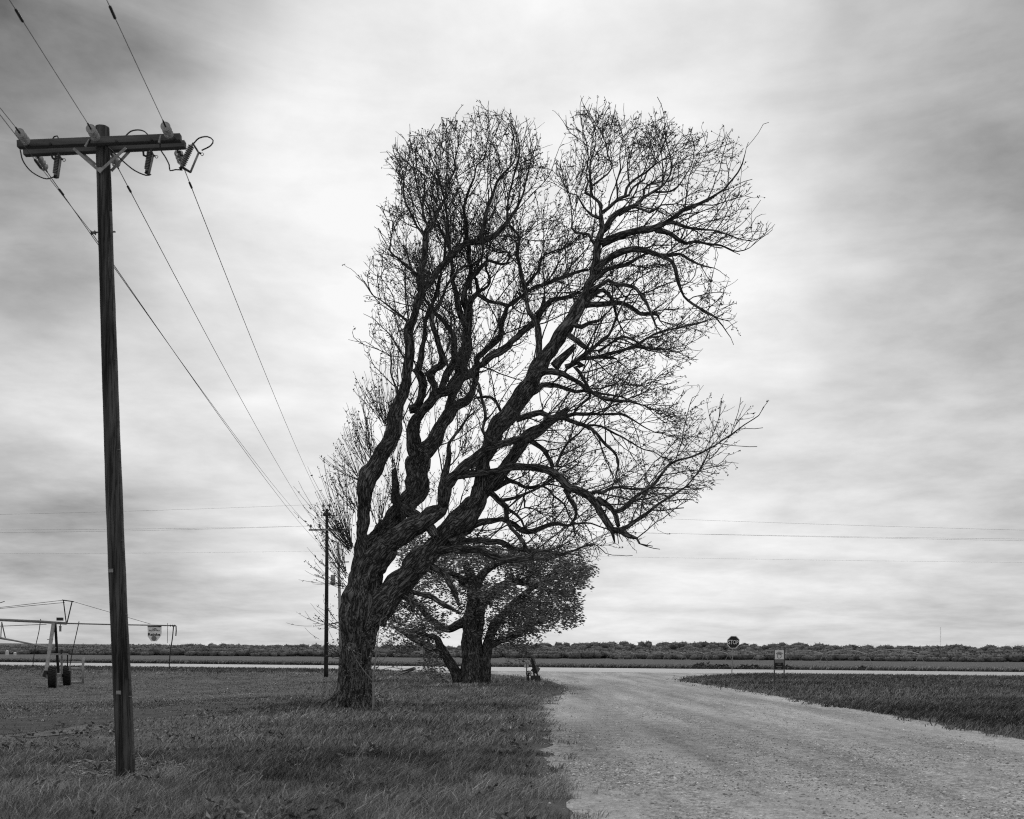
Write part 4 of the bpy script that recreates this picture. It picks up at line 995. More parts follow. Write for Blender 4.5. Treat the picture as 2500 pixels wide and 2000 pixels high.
for (u, v, b) in ((789, 1238, 796), (805, 1238, 800)):
    o = MB().tube([P(b, 1250, 64), P(u, 1243, 64), P(u, 1236, 64)], .025, 6).build('insulator_bracket', 'darksteel', fp)
    MB().lathe(P(u, v, 64), (0, 0, 1), [(0, .03), (.04, .09), (.1, .09), (.13, .04), (.2, .06), (.22, .02)], 10).build('insulator', 'porcelain', o, smooth=True)
# pale pole with transformer across the highway
lp_b = P(832, 1625, 104); lp_b.z = tz(lp_b.x, 104)
lp = thing('utility_pole', lp_b, 'faint grey distant utility pole half hidden behind the big trunk', 'utility pole')
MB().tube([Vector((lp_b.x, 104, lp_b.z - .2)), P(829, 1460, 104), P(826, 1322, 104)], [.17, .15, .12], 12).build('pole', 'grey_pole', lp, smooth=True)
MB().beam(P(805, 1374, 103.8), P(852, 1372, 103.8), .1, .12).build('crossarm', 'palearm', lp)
MB().lathe(P(813, 1428, 103.8), (0, 0, 1), [(0, .05), (0, .24), (.95, .24), (1.0, .2), (1.05, .05)], 16).build('transformer', 'galv', lp, smooth=False)
# line crossing the whole view along the highway
for (a, b, nm_) in (((789, 1234), 66, 'upper thin wire crossing the sky left of the far dark pole'), ((805, 1234), 66, 'second thin wire crossing the sky left of the far dark pole')):
    pass
wire('power_line', P(789, 1231, 64), P(-900, 1264, 64), .25, .0050, 'upper faint wire crossing the sky left of the far dark pole')
wire('power_line', P(759, 1284, 63.8), P(-900, 1290, 64), .35, .0050, 'second faint wire crossing the sky left of the far dark pole')
wire('power_line', P(781, 1284, 63.8), P(-900, 1285, 66), .25, .0050, 'third faint wire crossing the sky left of the far dark pole')
wire('power_line', P(805, 1231, 64), P(3300, 1310, 70), .3, .0052, 'upper faint wire crossing the sky right of the bare tree')
wire('power_line', P(836, 1284, 63.8), P(3300, 1322, 70), .2, .0052, 'middle faint wire crossing the sky right of the bare tree')
wire('power_line', P(836, 1280, 63.9), P(3300, 1330, 71), .2, .0052, 'third faint wire crossing the sky right of the bare tree')
wire('power_line', P(826, 1345, 104), P(3300, 1378, 110), .3, .0052, 'lowest very faint wire crossing the sky right of the bare tree')
wire('power_line', P(826, 1345, 104), P(-900, 1345, 110), .3, .0052, 'lowest very faint wire crossing the sky at the left')

# ------------------------------------------------------------------ irrigation machine on the left
IY = 54.0
def c2_(x, y, dy=0.0): return P(x / 4.687, 1440 + y / 4.687, IY + dy)
ib = c2_(600, 1118); IZ = tz(ib.x, IY); ib.z = IZ
irr = thing('irrigation_machine', ib, 'wheeled centre pivot irrigation tower with long overhanging pipe in the left field', 'irrigation machine')
mb = MB(); mb.tube([c2_(-700, 300), c2_(0, 345), c2_(480, 366), c2_(640, 378), c2_(760, 385)], .075, 10); mb.build('main_pipe', 'pipe', irr, smooth=True)
mb = MB(); mb.tube([c2_(760, 385), c2_(1270, 398), c2_(2012, 411)], [.036, .034, .03], 8); ovh = mb.build('overhang_pipe', 'pipe', irr, smooth=True)
def bar(a, b, r, name, m, par_=irr, da=0, db=0, n=6): return MB().tube([c2_(*a, da), c2_(*b, db)], r, n).build(name, m, par_)
zf = lambda x, y, dy: None
MB().beam(c2_(612, 388, -.1), c2_(530, 930, -1.3), .16, .12).build('tower_leg', 'steel_light', irr)
MB().beam(c2_(632, 392, .1), c2_(668, 945, 1.9), .13, .10).build('tower_leg', 'darksteel', irr)
# wheels: tyre and rim
def wheel(x, ybot, dy, yaw):
    Yw = IY + dy; p = P(x / 4.687, 1440 + ybot / 4.687, Yw); c = Vector((p.x, Yw, tz(p.x, Yw) + .52)); ax = Vector((math.cos(yaw), math.sin(yaw), 0))
    prof = [(-.19, .30), (-.2, .42), (-.17, .50), (-.06, .53), (.06, .53), (.17, .50), (.2, .42), (.19, .30)]
    ty = MB().lathe(c, ax, prof, 28); o = ty.build('wheel', 'tyre', irr)
    rot = ax
    for k in range(22):
        th = 2 * math.pi * k / 22; a = ax.orthogonal().normalized(); b = ax.cross(a)
        for sgn in (-1, 1):
            d = a * math.cos(th + .12 * sgn) + b * math.sin(th + .12 * sgn); d2 = a * math.cos(th) + b * math.sin(th)
            MB.beam(lug, c + d * .535 + ax * .17 * sgn, c + d2 * .545, .05, .03, d)if False else None
    lug = MB()
    a = ax.orthogonal().normalized(); b = ax.cross(a)
    for k in range(20):
        for sgn in (-1, 1):
            t1 = 2 * math.pi * (k + (.5 if sgn > 0 else 0)) / 20; t2 = t1 + .16
            d = a * math.cos(t1) + b * math.sin(t1); d2 = a * math.cos(t2) + b * math.sin(t2)
            lug.beam(c + d * .515 + ax * .18 * sgn, c + d2 * .54, .045, .04, d)
    lug.build('tread_lugs', 'tyre', o)
    mb = MB(); mb.lathe(c, ax, [(-.15, .05), (-.15, .31), (-.1, .31), (-.05, .26), (.05, .26), (.1, .31), (.15, .31), (.15, .29), (.06, .22), (.06, .08), (.2, .06), (.2, .01)], 24); mb.build('rim', 'rim', o)
    return c
w1 = wheel(600, 1118, -1.2, .35); w2 = wheel(766, 1106, 2.2, .35)
MB().beam(w1 + Vector((-.25, 0, .05)), w2 + Vector((-.25, 0, .05)), .18, .2).build('base_beam', 'pipe', irr)
MB().beam(c2_(515, 1000, -1.1), c2_(535, 930, -1.1), .2, .2).build('gearbox', 'darksteel', irr)
MB().beam(c2_(580, 737, .4), c2_(778, 737, .4), .1, .09).build('drive_rail', 'steel_light', irr)
bar((773, 740), (773, 885), .03, 'rail_post', 'darksteel', irr, .4, .8)
bar((707, 745), (707, 960), .05, 'rail_post', 'steel_light', irr, .5, 1.0)
bar((706, 735), (706, 685), .07, 'motor_cap', 'darksteel', irr, .4, .4, 10)
MB().beam(c2_(540, 569, -.3), c2_(608, 569, -.3), .03, .03).build('cross_tie', 'darksteel', irr)
MB().beam(c2_(525, 703, -.5), c2_(600, 703, -.5), .03, .03).build('cross_tie', 'darksteel', irr)
MB().beam(c2_(655, 336, -.1), c2_(717, 336, -.1), .2, .16).build('control_box', 'darksteel', irr)
mb = MB(); mb.lathe(c2_(690, 478), (0, 0, 1), [(0, .02), (0, .055), (.22, .055), (.26, .075), (.3, .03), (.38, .02)], 10); mb.build('tower_light', 'grey', irr)
bar((20, 372), (8, 552), .03, 'truss_strut', 'steel_light', irr, 0, -.9); bar((20, 372), (62, 556), .03, 'truss_strut', 'steel_light', irr, 0, .9)
bar((-300, 430), (530, 395), .02, 'truss_rod', 'steel_light'); bar((-300, 490), (580, 665), .05, 'truss_bar', 'steel_light', irr, -.9, -.4); bar((0, 560), (640, 662), .03, 'truss_bar', 'steel_light', irr, .9, .6)
bar((725, 120), (757, 375), .03, 'mast_strut', 'darksteel', irr, -.25); bar((826, 130), (768, 375), .03, 'mast_strut', 'darksteel', irr, .25); bar((712, 118), (842, 136), .03, 'mast_bar', 'darksteel', irr, -.3, .3)
bar((-500, 260), (720, 120), .014, 'stay_cable', 'wire'); bar((-500, 262), (740, 146), .014, 'stay_cable', 'wire'); bar((840, 136), (1722, 392), .012, 'stay_cable', 'wire')
bar((1, 150), (52, 133), .02, 'cable_hook', 'darksteel')
def hose(pts, r, lo):
    q = [np.array((*c2_(*p), r)) for p in pts]; rs = catmull(q, .1); o = MB().tube([Vector(k[:3]) for k in rs], r, 6).build('drop_hose', 'darksteel', irr, smooth=True)
    if lo: MB().lathe(c2_(*pts[-1]) + Vector((0, 0, .06)), (0, 0, -1), [(0, .02), (.03, .05), (.14, .05), (.18, .02), (.24, .06), (.27, .02)], 8).build('sprinkler_head', 'grey', o)
hose([(465, 335), (445, 480), (400, 680), (378, 850), (374, 905)], .02, True)
hose([(905, 362), (875, 500), (830, 700), (797, 885)], .022, True)
hose([(1919, 380), (1917, 500), (1915, 610)], .012, False)
hose([(1986, 414), (1972, 560), (1950, 700), (1937, 860), (1935, 920)], .028, True)
hose([(2014, 412), (2016, 470), (2012, 528)], .03, False)
for x in (1950, 1975, 1998):
    MB().ring(c2_(x, 411), (1, 0, 0), .045, .014, 10, 5).build('pipe_clamp', 'darksteel', ovh)
pan = [c2_(*q, -.06) for q in ((1688, 415), (1848, 415), (1848, 500), (1843, 525), (1792, 590), (1728, 590), (1688, 530), (1690, 480))]
sg = MB().prism(pan, (0, .012, 0)).build('shield_sign', 'white', irr)
MB().beam(c2_(1688, 420, -.075), c2_(1848, 420, -.075), .01, .05).build('sign_rail', 'darksteel', sg)
text_mesh('lettering', 'GPS', c2_(1768, 448, -.063), .21, .085, (1, 0, 0), (0, 0, 1), 'black', sg, .003, bold=.02)
text_mesh('lettering', 'EQUIPPED', c2_(1767, 467, -.063), .56, .085, (1, 0, 0), (0, 0, 1), 'black', sg, .003, bold=.02)
text_mesh('lettering', 'Reinke', c2_(1763, 511, -.063), .64, .15, (1, 0, 0), (0, 0, 1), 'black', sg, .003, bold=.03)
MB().lathe(c2_(1762, 556, -.063), (0, -1, 0), [(0, .001), (0, .135), (.004, .135), (.004, .001)], 24).build('round_emblem', 'grey', sg)
# pipe gate behind the wheels
gy_ = IY + 5
gb_ = P(945 / 4.687, 1440 + 1080 / 4.687, gy_); gb_.z = tz(gb_.x, gy_)
gate = thing('pipe_gate', gb_, 'short pipe fence panel with three pale rails behind the irrigation wheels', 'gate')
def gbar(a, b, r, name): MB().tube([P(a[0] / 4.687, 1440 + a[1] / 4.687, gy_), P(b[0] / 4.687, 1440 + b[1] / 4.687, gy_)], r, 8).build(name, 'steel_light', gate, smooth=True)
gbar((952, 768), (948, 1088), .075, 'post'); gbar((705, 760), (705, 1088), .06, 'post')
gbar((690, 832), (942, 828), .04, 'rail'); gbar((690, 905), (942, 907), .08, 'rail'); gbar((690, 1056), (942, 1060), .07, 'rail')

# ------------------------------------------------------------------ signs
stY = 2500 * 1.7 / (1650 - 1588); sb = P(1786, 1650, stY); sb.z = tz(sb.x, stY)
st = thing('stop_sign', sb, 'octagonal stop sign on a thin post where the gravel road meets the highway', 'road sign')
sc_ = P(1790.3, 1568, stY - .05); top = P(1791, 1556, stY)
MB().beam(sb + Vector((0, 0, -.2)), top, .05, .06, (0, 1, 0)).build('post', 'galv', st)
upv = (top - sb).normalized(); rt = Vector((1, 0.08, 0)).normalized()
fac = lambda R: [sc_ + rt * (R * math.cos(math.radians(22.5 + 45 * k))) + upv * (R * math.sin(math.radians(22.5 + 45 * k))) for k in range(8)]
Rb_ = .455
bd_ = MB().prism(fac(Rb_), (0, .006, 0)).build('sign_plate', 'white', st)
MB().prism([q + Vector((0, -.005, 0)) for q in fac(Rb_ * .90)], (0, .004, 0)).build('sign_face', 'stopred', bd_)
text_mesh('lettering', 'STOP', sc_ + Vector((0, -.009, 0)), .70, .29, rt, upv, 'white', bd_, .003, bold=.012)
inY = 2500 * 1.7 / (1672 - 1588.7)
inf = thing('notice_sign', (lambda q: (q.x, q.y, tz(q.x, q.y)))(P(1902, 1672, inY)), 'upright notice board on two dark posts with white upper panel in the right verge', 'sign')
def c6(x, y, dy=0.0): return P(1700 + x / 7.187, 1520 + y / 7.187, inY + dy)
for (x0, x1, t_) in ((1372, 1366, 478), (1546, 1538, 462)):
    b_ = c6(x1, 1090); b_.z = tz(b_.x, inY) - .1
    MB().beam(b_, c6(x0, t_), .05, .05, (0, 1, 0)).build('post', 'wood_post', inf)
def panel(x0, y0, x1, y1, m, nm, dy=-.035): return MB().prism([c6(x0, y0, dy), c6(x1, y0, dy), c6(x1, y1, dy), c6(x0, y1, dy)], (0, .01, 0)).build(nm, m, inf)
up_ = panel(1378, 485, 1536, 645, 'white', 'upper_panel'); panel(1382, 648, 1530, 700, 'grey', 'middle_panel'); lo_ = panel(1376, 703, 1528, 818, 'black', 'lower_panel'); panel(1370, 822, 1545, 838, 'steel_light', 'bottom_rail')
for k in range(7):      # grey crest of fanned strokes over a round base
    an = math.radians(35 + k * 18.3); c_ = c6(1456, 580, -.042)
    MB().beam(c_ + Vector((math.cos(an) * .07, 0, math.sin(an) * .07)), c_ + Vector((math.cos(an) * .2, 0, math.sin(an) * .2)), .03, .004, (0, 1, 0)).build('crest_stroke', 'grey', up_)
MB().ring(c6(1456, 590, -.042), (0, 1, 0), .10, .012, 20, 4).build('crest_ring', 'grey', up_)
for (x0, x1, y) in ((1425, 1478, 730), (1398, 1505, 775), (1425, 1488, 802)):
    MB().beam(c6(x0, y, -.042), c6(x1, y, -.042), .034, .004, (0, 1, 0)).build('print_line', 'grey', lo_)
# junk by the road: leaning signs seen from behind, hand wheel post
jY = 2500 * 1.7 / (1664 - 1585.3)
def c7(x, y, dy=0.0): return P(1200 + x / 9.8, 1580 + y / 9.8, jY + dy)
jb = c7(1050, 820); jb.z = 0
jk = thing('leaning_road_signs', jb, 'tilted dark sign posts carrying a diamond sign seen from behind, beside the gravel', 'road sign')
MB().beam(c7(1110, 700, .1), c7(958, 265, .1), .085, .05, (0, 1, 0)).build('post', 'darksteel', jk)
MB().beam(c7(1045, 815, 0), c7(978, 405, 0), .09, .05, (0, 1, 0)).build('post', 'darksteel', jk)
MB().prism([c7(*q, .16) for q in ((1050, 440), (1172, 515), (1085, 655), (930, 560))], (0, .01, 0)).build('diamond_sign', 'backplate', jk)
MB().prism([c7(*q, .16) for q in ((920, 300), (1030, 275), (1065, 400), (940, 415))], (0, .01, 0)).build('rectangular_sign', 'backplate', jk)
MB().prism([c7(930, 680, -.08), c7(1165, 680, -.08), c7(1188, 828, -.08), c7(950, 828, -.08)], (0, .25, 0)).build('counterweight_box', 'plate', jk)
hb = c7(850, 810); hb.z = 0
hv = thing('valve_post', hb, 'thin valve post with small spoked hand wheel left of the leaning signs', 'valve')
MB().tube([c7(845, 815, .1), c7(838, 365, .1)], .035, 8).build('post', 'galv', hv)
MB().tube([c7(875, 815, 0), c7(875, 740, 0), c7(885, 640, 0)], [.06, .055, .03], 8).build('valve_body', 'darksteel', hv)
mb = MB(); wc = c7(892, 630, -.06); mb.ring(wc, (0.2, 1, 0), .125, .022, 24, 6)
for k in range(8):
    an = math.pi * k / 4; mb.tube([wc, wc + Vector((math.cos(an), -.2 * math.cos(an), math.sin(an))) * .125], .014, 5)
mb.lathe(wc - Vector((0, .03, 0)), (0, 1, 0), [(0, .06), (.06, .06)], 10); mb.build('hand_wheel', 'darksteel', hv)
MB().prism([c7(*q, .08) for q in ((775, 440), (800, 405), (880, 410), (895, 492), (780, 495))], (0, .008, 0)).build('small_plate', 'white', hv)

# ------------------------------------------------------------------ far things: tanks, second irrigation machine, shrubs, mast
for k, (u, v, w, h, lab) in enumerate(((17.5, 1603, 8, 12, 'larger left white tank at the foot of the far left trees'), (36.5, 1604, 7, 8, 'smaller right white tank at the foot of the far left trees'))):
    Y = 640; p = P(u, v, Y); p.z = tz(p.x, Y)
    o = thing('white_tank', p, lab, 'tank', 'white tanks by the far wood'); s = Y / FPX
    MB().lathe(p, (0, 0, 1), [(0, w * s / 2), (h * s * .85, w * s / 2), (h * s, w * s * .2), (h * s * 1.02, .02)], 14).build('shell', 'bale', o, smooth=False)
    MB().lathe(p + Vector((0, 0, h * s)), (0, 0, 1), [(0, w * s * .1), (.2, w * s * .1), (.22, .02)], 10).build('lid', 'bale', o)
tw = []
for k in range(13):
    X = 119.5 - 4.65 * k; Y = 300 + 31 * k; tw.append(Vector((X, Y, tz(X, Y))))
fi = thing('irrigation_machine', tw[0], 'distant pale centre pivot irrigation line with arched spans in the far right field', 'irrigation machine')
HP = 3.4
for k, q in enumerate(tw):
    mb = MB()
    for sx in (-1, 1): mb.tube([q + Vector((sx * 1.6, 0, .4)), q + Vector((0, 0, HP + .3))], .09, 5)
    mb.beam(q + Vector((-1.8, 0, .5)), q + Vector((1.8, 0, .5)), .2, .2)
    for sx in (-1, 1): mb.lathe(q + Vector((sx * 1.7, -.15, .55)), (0, 1, 0), [(0, .1), (0, .55), (.3, .55), (.3, .1)], 12)
    mb.build('tower', 'steel_light', fi)
for k in range(12):
    a, b = tw[k], tw[k + 1]; mb = MB(); arch = []
    for j in range(13):
        t = j / 12; q = a.lerp(b, t); q.z += HP + 1.5 * 4 * t * (1 - t); arch.append(q)
    mb.tube(arch, .13, 6)
    chord = []
    for j in range(13):
        t = j / 12; q = a.lerp(b, t); q.z += HP - .2 + .15 * 4 * t * (1 - t); chord.append(q)
    mb.tube(chord, .05, 4)
    for j in range(1, 12): mb.tube([arch[j], chord[j]], .045, 4)
    mb.build('span', 'steel_light', fi)
def tuft_cloud(p, R, H, n, ln):
    c = NP.normal(size=(n, 3)); c /= np.linalg.norm(c, axis=1, keepdims=True); c *= NP.uniform(.4, 1, (n, 1)) ** .5
    C = np.array(p) + c * np.array([R, R, H * .55]) + np.array([0, 0, H * .5]); D = c + NP.normal(size=(n, 3)) * .6
    return leaf_quads(C, D, NP.uniform(.6, 1.3, n) * ln, NP.uniform(.5, .9, n) * ln, NP)
for k, (u, v, R) in enumerate(((1705, 1622, .5), (1722, 1621, .7), (1751, 1623, .5), (1773, 1623, .45), (1818, 1624, .5), (1841, 1624, .45), (1921, 1626, .4), (2105, 1632, .4))):
    Y = 118 + k * 1.5; p = P(u, v, Y); p.z = tz(p.x, Y)
    V, F = tuft_cloud(p, R, R * 1.1, 90, .3); b_ = thing('low_shrub', p, '%s dark low shrub, counted from the left, in the field beyond the highway' % ('first', 'second', 'third', 'fourth', 'fifth', 'sixth', 'seventh', 'eighth')[k], 'shrub', 'low shrubs beyond the highway')
    npmesh('foliage', V, [F], 'leaf', b_, tone=np.full(len(V), .35), kind='stuff')
mp_ = P(2296, 1600, 1500); mb = MB(); mz = tz(mp_.x, 1500)
mast = thing('radio_mast', Vector((mp_.x, 1500, mz)), 'very faint slim radio mast above the far right hill', 'mast')
tops = P(2296, 1532, 1500)
for dx, dy in ((-.5, 0), (.5, 0), (0, .8)): mb.tube([Vector((mp_.x + dx, 1500 + dy, mz)), Vector((mp_.x + dx, 1500 + dy, tops.z))], .07, 4)
for z in np.arange(mz, tops.z, 1.5):
    mb.tube([Vector((mp_.x - .5, 1500, z)), Vector((mp_.x + .5, 1500, z + 1.4))], .04, 3)
mb.build('lattice', 'galv', mast)

# far wood: one mass of trees on the rising ground
def far_wood():
    bm = bmesh.new(); bmesh.ops.create_icosphere(bm, subdivisions=2, radius=1); bv = np.array([v.co[:] for v in bm.verts]); bf = np.array([[v.index for v in f.verts] for f in bm.faces]); bm.free()
    protos = []
    for k in range(8):
        d = np.array([1 + .38 * noise.noise(Vector(v) * 1.7 + Vector((k * 7, 0, 0))) + .34 * noise.noise(Vector(v) * 4.0 + Vector((0, k * 5, 0))) for v in bv])
        v = bv * d[:, None] * np.array([.5, .5, .5]) + np.array([0, 0, .48]); n = 110
        i = NP.integers(0, len(v), n); C = v[i] * NP.uniform(.92, 1.08, (n, 1)); D = (v[i] - np.array([0, 0, .4])) + NP.normal(size=(n, 3)) * .25
        lv, lf = leaf_quads(C, D, NP.uniform(.06, .15, n), NP.uniform(.05, .12, n), NP)
        protos.append((v, bf, lv, lf))
    VV, TT, FT, FQ = [], [], [], []; off = 0
    for row, t0 in enumerate([600, 606, 616, 628, 644, 662, 684, 708, 736, 768, 800, 836, 874, 914, 956]):
        sp = 5.2 + row * .25; Xs = np.arange(-620 - row * 25, 620 + row * 25, sp)
        for X in Xs:
            x = X + NP.normal() * sp * .45; t = t0 + NP.normal() * 4; y = t + 96 - .24 * x
            if abs(x) > y * .53 + 15: continue
            if row < 2 and noise.noise(Vector((x * .03, row, 0))) < .0: continue
            h = NP.uniform(4.9, 6.3) * (.62 if row < 2 else .9) * (1 + .3 * noise.noise(Vector((x * .02, t * .02, 3)))); w = h * NP.uniform(1.2, 2.2)
            v, bf_, lv, lf = protos[NP.integers(8)]; a = NP.uniform(0, 6.28); ca, sa = math.cos(a), math.sin(a)
            al = np.concatenate([v, lv]) * np.array([w, w, h]); al = np.stack([al[:, 0] * ca - al[:, 1] * sa + x, al[:, 0] * sa + al[:, 1] * ca + y, al[:, 2] + tz(x, y) - .4], 1)
            VV.append(al); FT.append(bf_ + off); FQ.append(lf + off + len(v)); off += len(al); TT.append(np.full(len(al), NP.choice([.62, .8, .88, .95]) * NP.uniform(.92, 1.08)))
    npmesh('far_wood', np.concatenate(VV), [np.concatenate(FT), np.concatenate(FQ)], 'far_leaf', None, tone=np.concatenate(TT), kind='stuff', label='band of distant bushy trees covering the low hills along the horizon', category='wood')
M['far_leaf'] = mat('distant_foliage', 0.09, 0.20, .8, 0.9, attr='tone', spec=.1)
far_wood()

# ------------------------------------------------------------------ grass, weeds and stones
def noise2(x, y, s, seed):
    return np.array([noise.noise(Vector((a * s, b * s, seed))) for a, b in zip(x, y)])
def blades(x, y, h, w, lean, tone, rng):
    n = len(x); z = TZ(x, y); an = rng.uniform(0, 6.283, n); dx, dy = np.cos(an) * w * .5, np.sin(an) * w * .5
    lx = lean[0] * h; ly = lean[1] * h; zz = np.stack([z, z, z + h * .6, z + h * .6, z + h], 1) - .01
    vx = np.stack([x - dx, x + dx, x - dx * .8 + lx * .38, x + dx * .8 + lx * .38, x + lx], 1)
    vy = np.stack([y - dy, y + dy, y - dy * .8 + ly * .38, y + dy * .8 + ly * .38, y + ly], 1)
    V = np.stack([vx, vy, zz], -1).reshape(-1, 3); o = (np.arange(n) * 5)[:, None]
    return V, o + np.array([[0, 1, 3, 2]]), o + np.array([[2, 3, 4]]), np.repeat(tone, 5)
GV, GQ, GT, GTone = [], [], [], []; goff = 0
def scatter(y0, y1, n, wfac, kind):
    global goff
    y = np.sqrt(NP.uniform(y0 ** 2, y1 ** 2, n)); half = .54 * y + 1
    x = NP.uniform(-1, 1, n) * half
    edge = (noise2(x, y, 1.1, 7.0) * .55 + noise2(x, y, 3.7, 2.0) * .3) * (1 + y / 22)
    keep = ~inside(road_np, x + edge + NP.normal(0, .12, n), y + edge * .5 + NP.normal(0, .15, n))
    rut = noise2(x * .35, y * 1.6, 1.2, 9.0)
    keep &= ~(inside(mud_np, x, y + rut * .8) & (NP.random(n) < np.clip(.86 + 1.2 * rut, .3, .98))); keep &= ~(inside(bare_np, x, y) & (NP.random(n) < .88)); keep &= ~(inside(np.array(sand), x, y) & (NP.random(n) < .85))
    t = HT(x, y); keep &= ~((t > -18.2) & (t < .3))
    x, y, t = x[keep], y[keep], t[keep]; n = len(x)
    cl = noise2(x, y, .55, 1.0); cl2 = noise2(x, y, 1.9, 4.0)
    mown = ss((-x - 2.5 - .10 * y) / 3.0) * ss((y - 15) / 3.5) * (1 - ss((t + 34) / 6))
    near_road = inside(road_np, x + .9, y)
    h = (.11 + .05 * cl + .06 * cl2) * (1 - .62 * mown); h = np.where(near_road, h * .75, h)
    front = ss((15.5 - y) / 3) ; h *= 1 + .25 * front
    right = (x > 5) & (y > 18); h = np.where(right, h * 1.15, h)
    h *= NP.uniform(.55, 1.3, n); h = np.clip(h, .035, .55)
    cl3 = noise2(x, y, .22, 15.0); patch = np.clip(1.05 + .6 * cl + .6 * cl2 + 1.0 * cl3, .4, 2.1)
    tone = patch * NP.uniform(.7, 1.35, n); tone = np.where(NP.random(n) < .05, tone * 2.0, tone); tone = np.where(right, tone * .58, tone * 1.32); tone *= np.where(NP.random(n) < .25, .45, 1.0)
    lean = (NP.normal(.50, .62, n), NP.normal(-.1, .62, n))
    keep2 = NP.random(n) < np.clip(.75 + 1.1 * cl2 + .4 * cl, .15, 1)
    x, y, h, tone = x[keep2], y[keep2], h[keep2], tone[keep2]; lean = (lean[0][keep2], lean[1][keep2]); n = len(x)
    V, q, tr, tn = blades(x, y, h, wfac * y * NP.uniform(.6, 1.4, n), lean, tone, NP)
    GV.append(V); GQ.append(q + goff); GT.append(tr + goff); GTone.append(tn); goff += len(V)
scatter(8.5, 17, 170000, .00060, 0)
scatter(17, 36, 170000, .00080, 0)
scatter(36, 84, 170000, .00060, 0)
# taller strips: near and far edge of the highway, far field
def strip(t0, t1, x0, x1, n, h0, h1, wf, tone0):
    global goff
    x = NP.uniform(x0, x1, n); t = NP.uniform(t0, t1, n); y = t + 96 - .24 * x
    keep = ~inside(road_np, x, y); x, y = x[keep], y[keep]; n = len(x)
    V, q, tr, tn = blades(x, y, NP.uniform(h0, h1, n), wf * y * NP.uniform(.6, 1.4, n), (NP.normal(.5, .3, n), NP.normal(0, .3, n)), NP.uniform(.7, 1.3, n) * tone0, NP)
    GV.append(V); GQ.append(q + goff); GT.append(tr + goff); GTone.append(tn); goff += len(V)
strip(-28, -18.8, -70, -9, 16000, .06, .22, .0008, .6)
strip(-26, -18.8, 17, 60, 9000, .08, .22, .0008, .6)
strip(.4, 2.2, -80, 60, 14000, .15, .45, .0006, .3)
strip(3, 200, -150, 150, 30000, .15, .4, .0010, 1.5)
M['grass'] = mat('windblown_grass', 0.12, 0.22, 1.2, 0.7, attr='tone', spec=0.2)
npmesh('grass', np.concatenate(GV), [np.concatenate(GQ), np.concatenate(GT)], 'grass', None, tone=np.concatenate(GTone), kind='stuff', label='wind-bent grass covering the verges and fields', category='grass')

# broad weeds and dry seed stalks among the grass
def in_grass(n, y0, y1, x0, x1):
    y = NP.uniform(y0, y1, n); x = NP.uniform(x0, x1, n) * y
    k = ~inside(road_np, x, y) & ~inside(mud_np, x, y); return x[k], y[k]
wc_, wd_ = [], []
x, y = in_grass(420, 9, 32, -.5, .02); cl = noise2(x, y, .5, 12.0); x, y = x[cl > -.05], y[cl > -.05]
for a_, b_ in zip(x, y):
    for k in range(RND.randint(6, 13)):
        th = RND.uniform(0, 6.28); wc_.append((a_ + RND.gauss(0, .05), b_ + RND.gauss(0, .05), tz(a_, b_) + RND.uniform(.02, .12))); wd_.append((math.cos(th), math.sin(th), RND.uniform(.1, .9)))
wc_, wd_ = np.array(wc_), np.array(wd_); V, F = leaf_quads(wc_, wd_, NP.uniform(.05, .13, len(wc_)), NP.uniform(.025, .055, len(wc_)), NP)
npmesh('broadleaf_weeds', V, [F], 'leaf', None, tone=np.repeat(NP.uniform(.4, .95, len(wc_)), 4), kind='stuff', label='small broad-leaved weeds growing among the verge grass', category='weeds')
x, y = in_grass(1700, 9, 34, -.5, .03); n = len(x); A_ = np.stack([x, y, TZ(x, y)], 1); hh = NP.uniform(.08, .24, n); B_ = A_ + np.stack([hh * NP.normal(.5, .3, n), hh * NP.normal(0, .3, n), hh], 1)
V, F = prisms(A_, B_, np.full(n, .0025), np.full(n, .004), 3)
npmesh('dry_stalks', V, [F], 'straw', None, tone=np.repeat(NP.uniform(.4, 1.1, n), 6), kind='stuff', label='thin dry seed stalks standing in the verge grass', category='stalks')
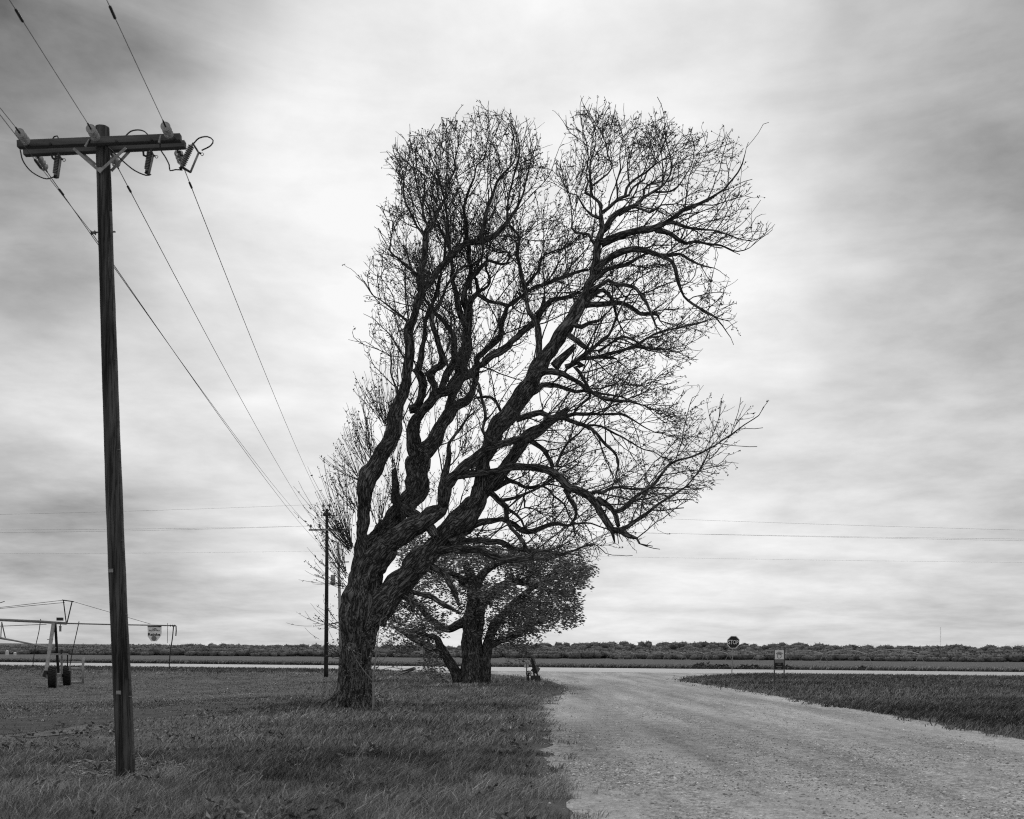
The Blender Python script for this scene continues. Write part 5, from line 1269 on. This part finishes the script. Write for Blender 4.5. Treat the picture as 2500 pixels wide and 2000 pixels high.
# dry straw and chips round the pole foot
n = 2600; a = NP.uniform(bare_np.min(0), bare_np.max(0), (n * 3, 2)); a = a[inside(bare_np, a[:, 0], a[:, 1])][:n]; n = len(a)
C = np.stack([a[:, 0], a[:, 1], TZ(a[:, 0], a[:, 1]) + NP.uniform(.01, .05, n)], 1); D = NP.normal(size=(n, 3)) * np.array([1, 1, .12])
V, F = leaf_quads(C, D, NP.uniform(.05, .2, n), NP.uniform(.008, .025, n), NP)
npmesh('dry_straw', V, [F], 'straw', None, tone=np.repeat(NP.uniform(.15, 1.1, n), 4), kind='stuff', label='pale dry straw and chips scattered round the foot of the near pole', category='straw')

# loose stones on the gravel
def stones(n, y0, y1, smin, smax):
    y = np.sqrt(NP.uniform(y0 ** 2, y1 ** 2, n)); x = NP.uniform(-.05, .56, n) * y
    k = inside(road_np, x + NP.normal(0, .3, n), y) & (NP.random(n) < np.clip((y1 - y) / (y1 - y0) * 1.6, 0, 1) * np.clip(.55 + 1.6 * noise2(x, y * .4, .8, 3.0), .05, 1)); x, y = x[k], y[k]; n = len(x)
    s = smin + (smax - smin) * NP.random(n) ** 3
    base = np.array([[1, 0, 0], [0, 1, 0], [-1, 0, 0], [0, -1, 0], [0, 0, .8], [.0, .0, -.5]]); f = np.array([[0, 1, 4], [1, 2, 4], [2, 3, 4], [3, 0, 4]])
    sc = s[:, None, None] * NP.uniform(.6, 1.3, (n, 6, 1)) * np.array([1, .8, .6]); a = NP.uniform(0, 6.28, n); v = base[None] * sc
    vx = v[..., 0] * np.cos(a)[:, None] - v[..., 1] * np.sin(a)[:, None] + x[:, None]; vy = v[..., 0] * np.sin(a)[:, None] + v[..., 1] * np.cos(a)[:, None] + y[:, None]
    V = np.stack([vx, vy, v[..., 2] + .008], -1).reshape(-1, 3); F = ((np.arange(n) * 6)[:, None, None] + f[None]).reshape(-1, 3)
    return V, F, np.repeat(NP.choice([.35, .75, 1.05, 1.4], n) * NP.uniform(.8, 1.2, n), 6)
Va, Fa, Ta = stones(62000, 8.5, 21, .007, .028); Vb, Fb, Tb = stones(70000, 8.5, 50, .008, .030)
npmesh('loose_gravel', np.concatenate([Va, Vb]), [np.concatenate([Fa, Fb + len(Va)])], 'stone', None, tone=np.concatenate([Ta, Tb]), kind='stuff', label='loose pale stones strewn over the gravel road', category='gravel')
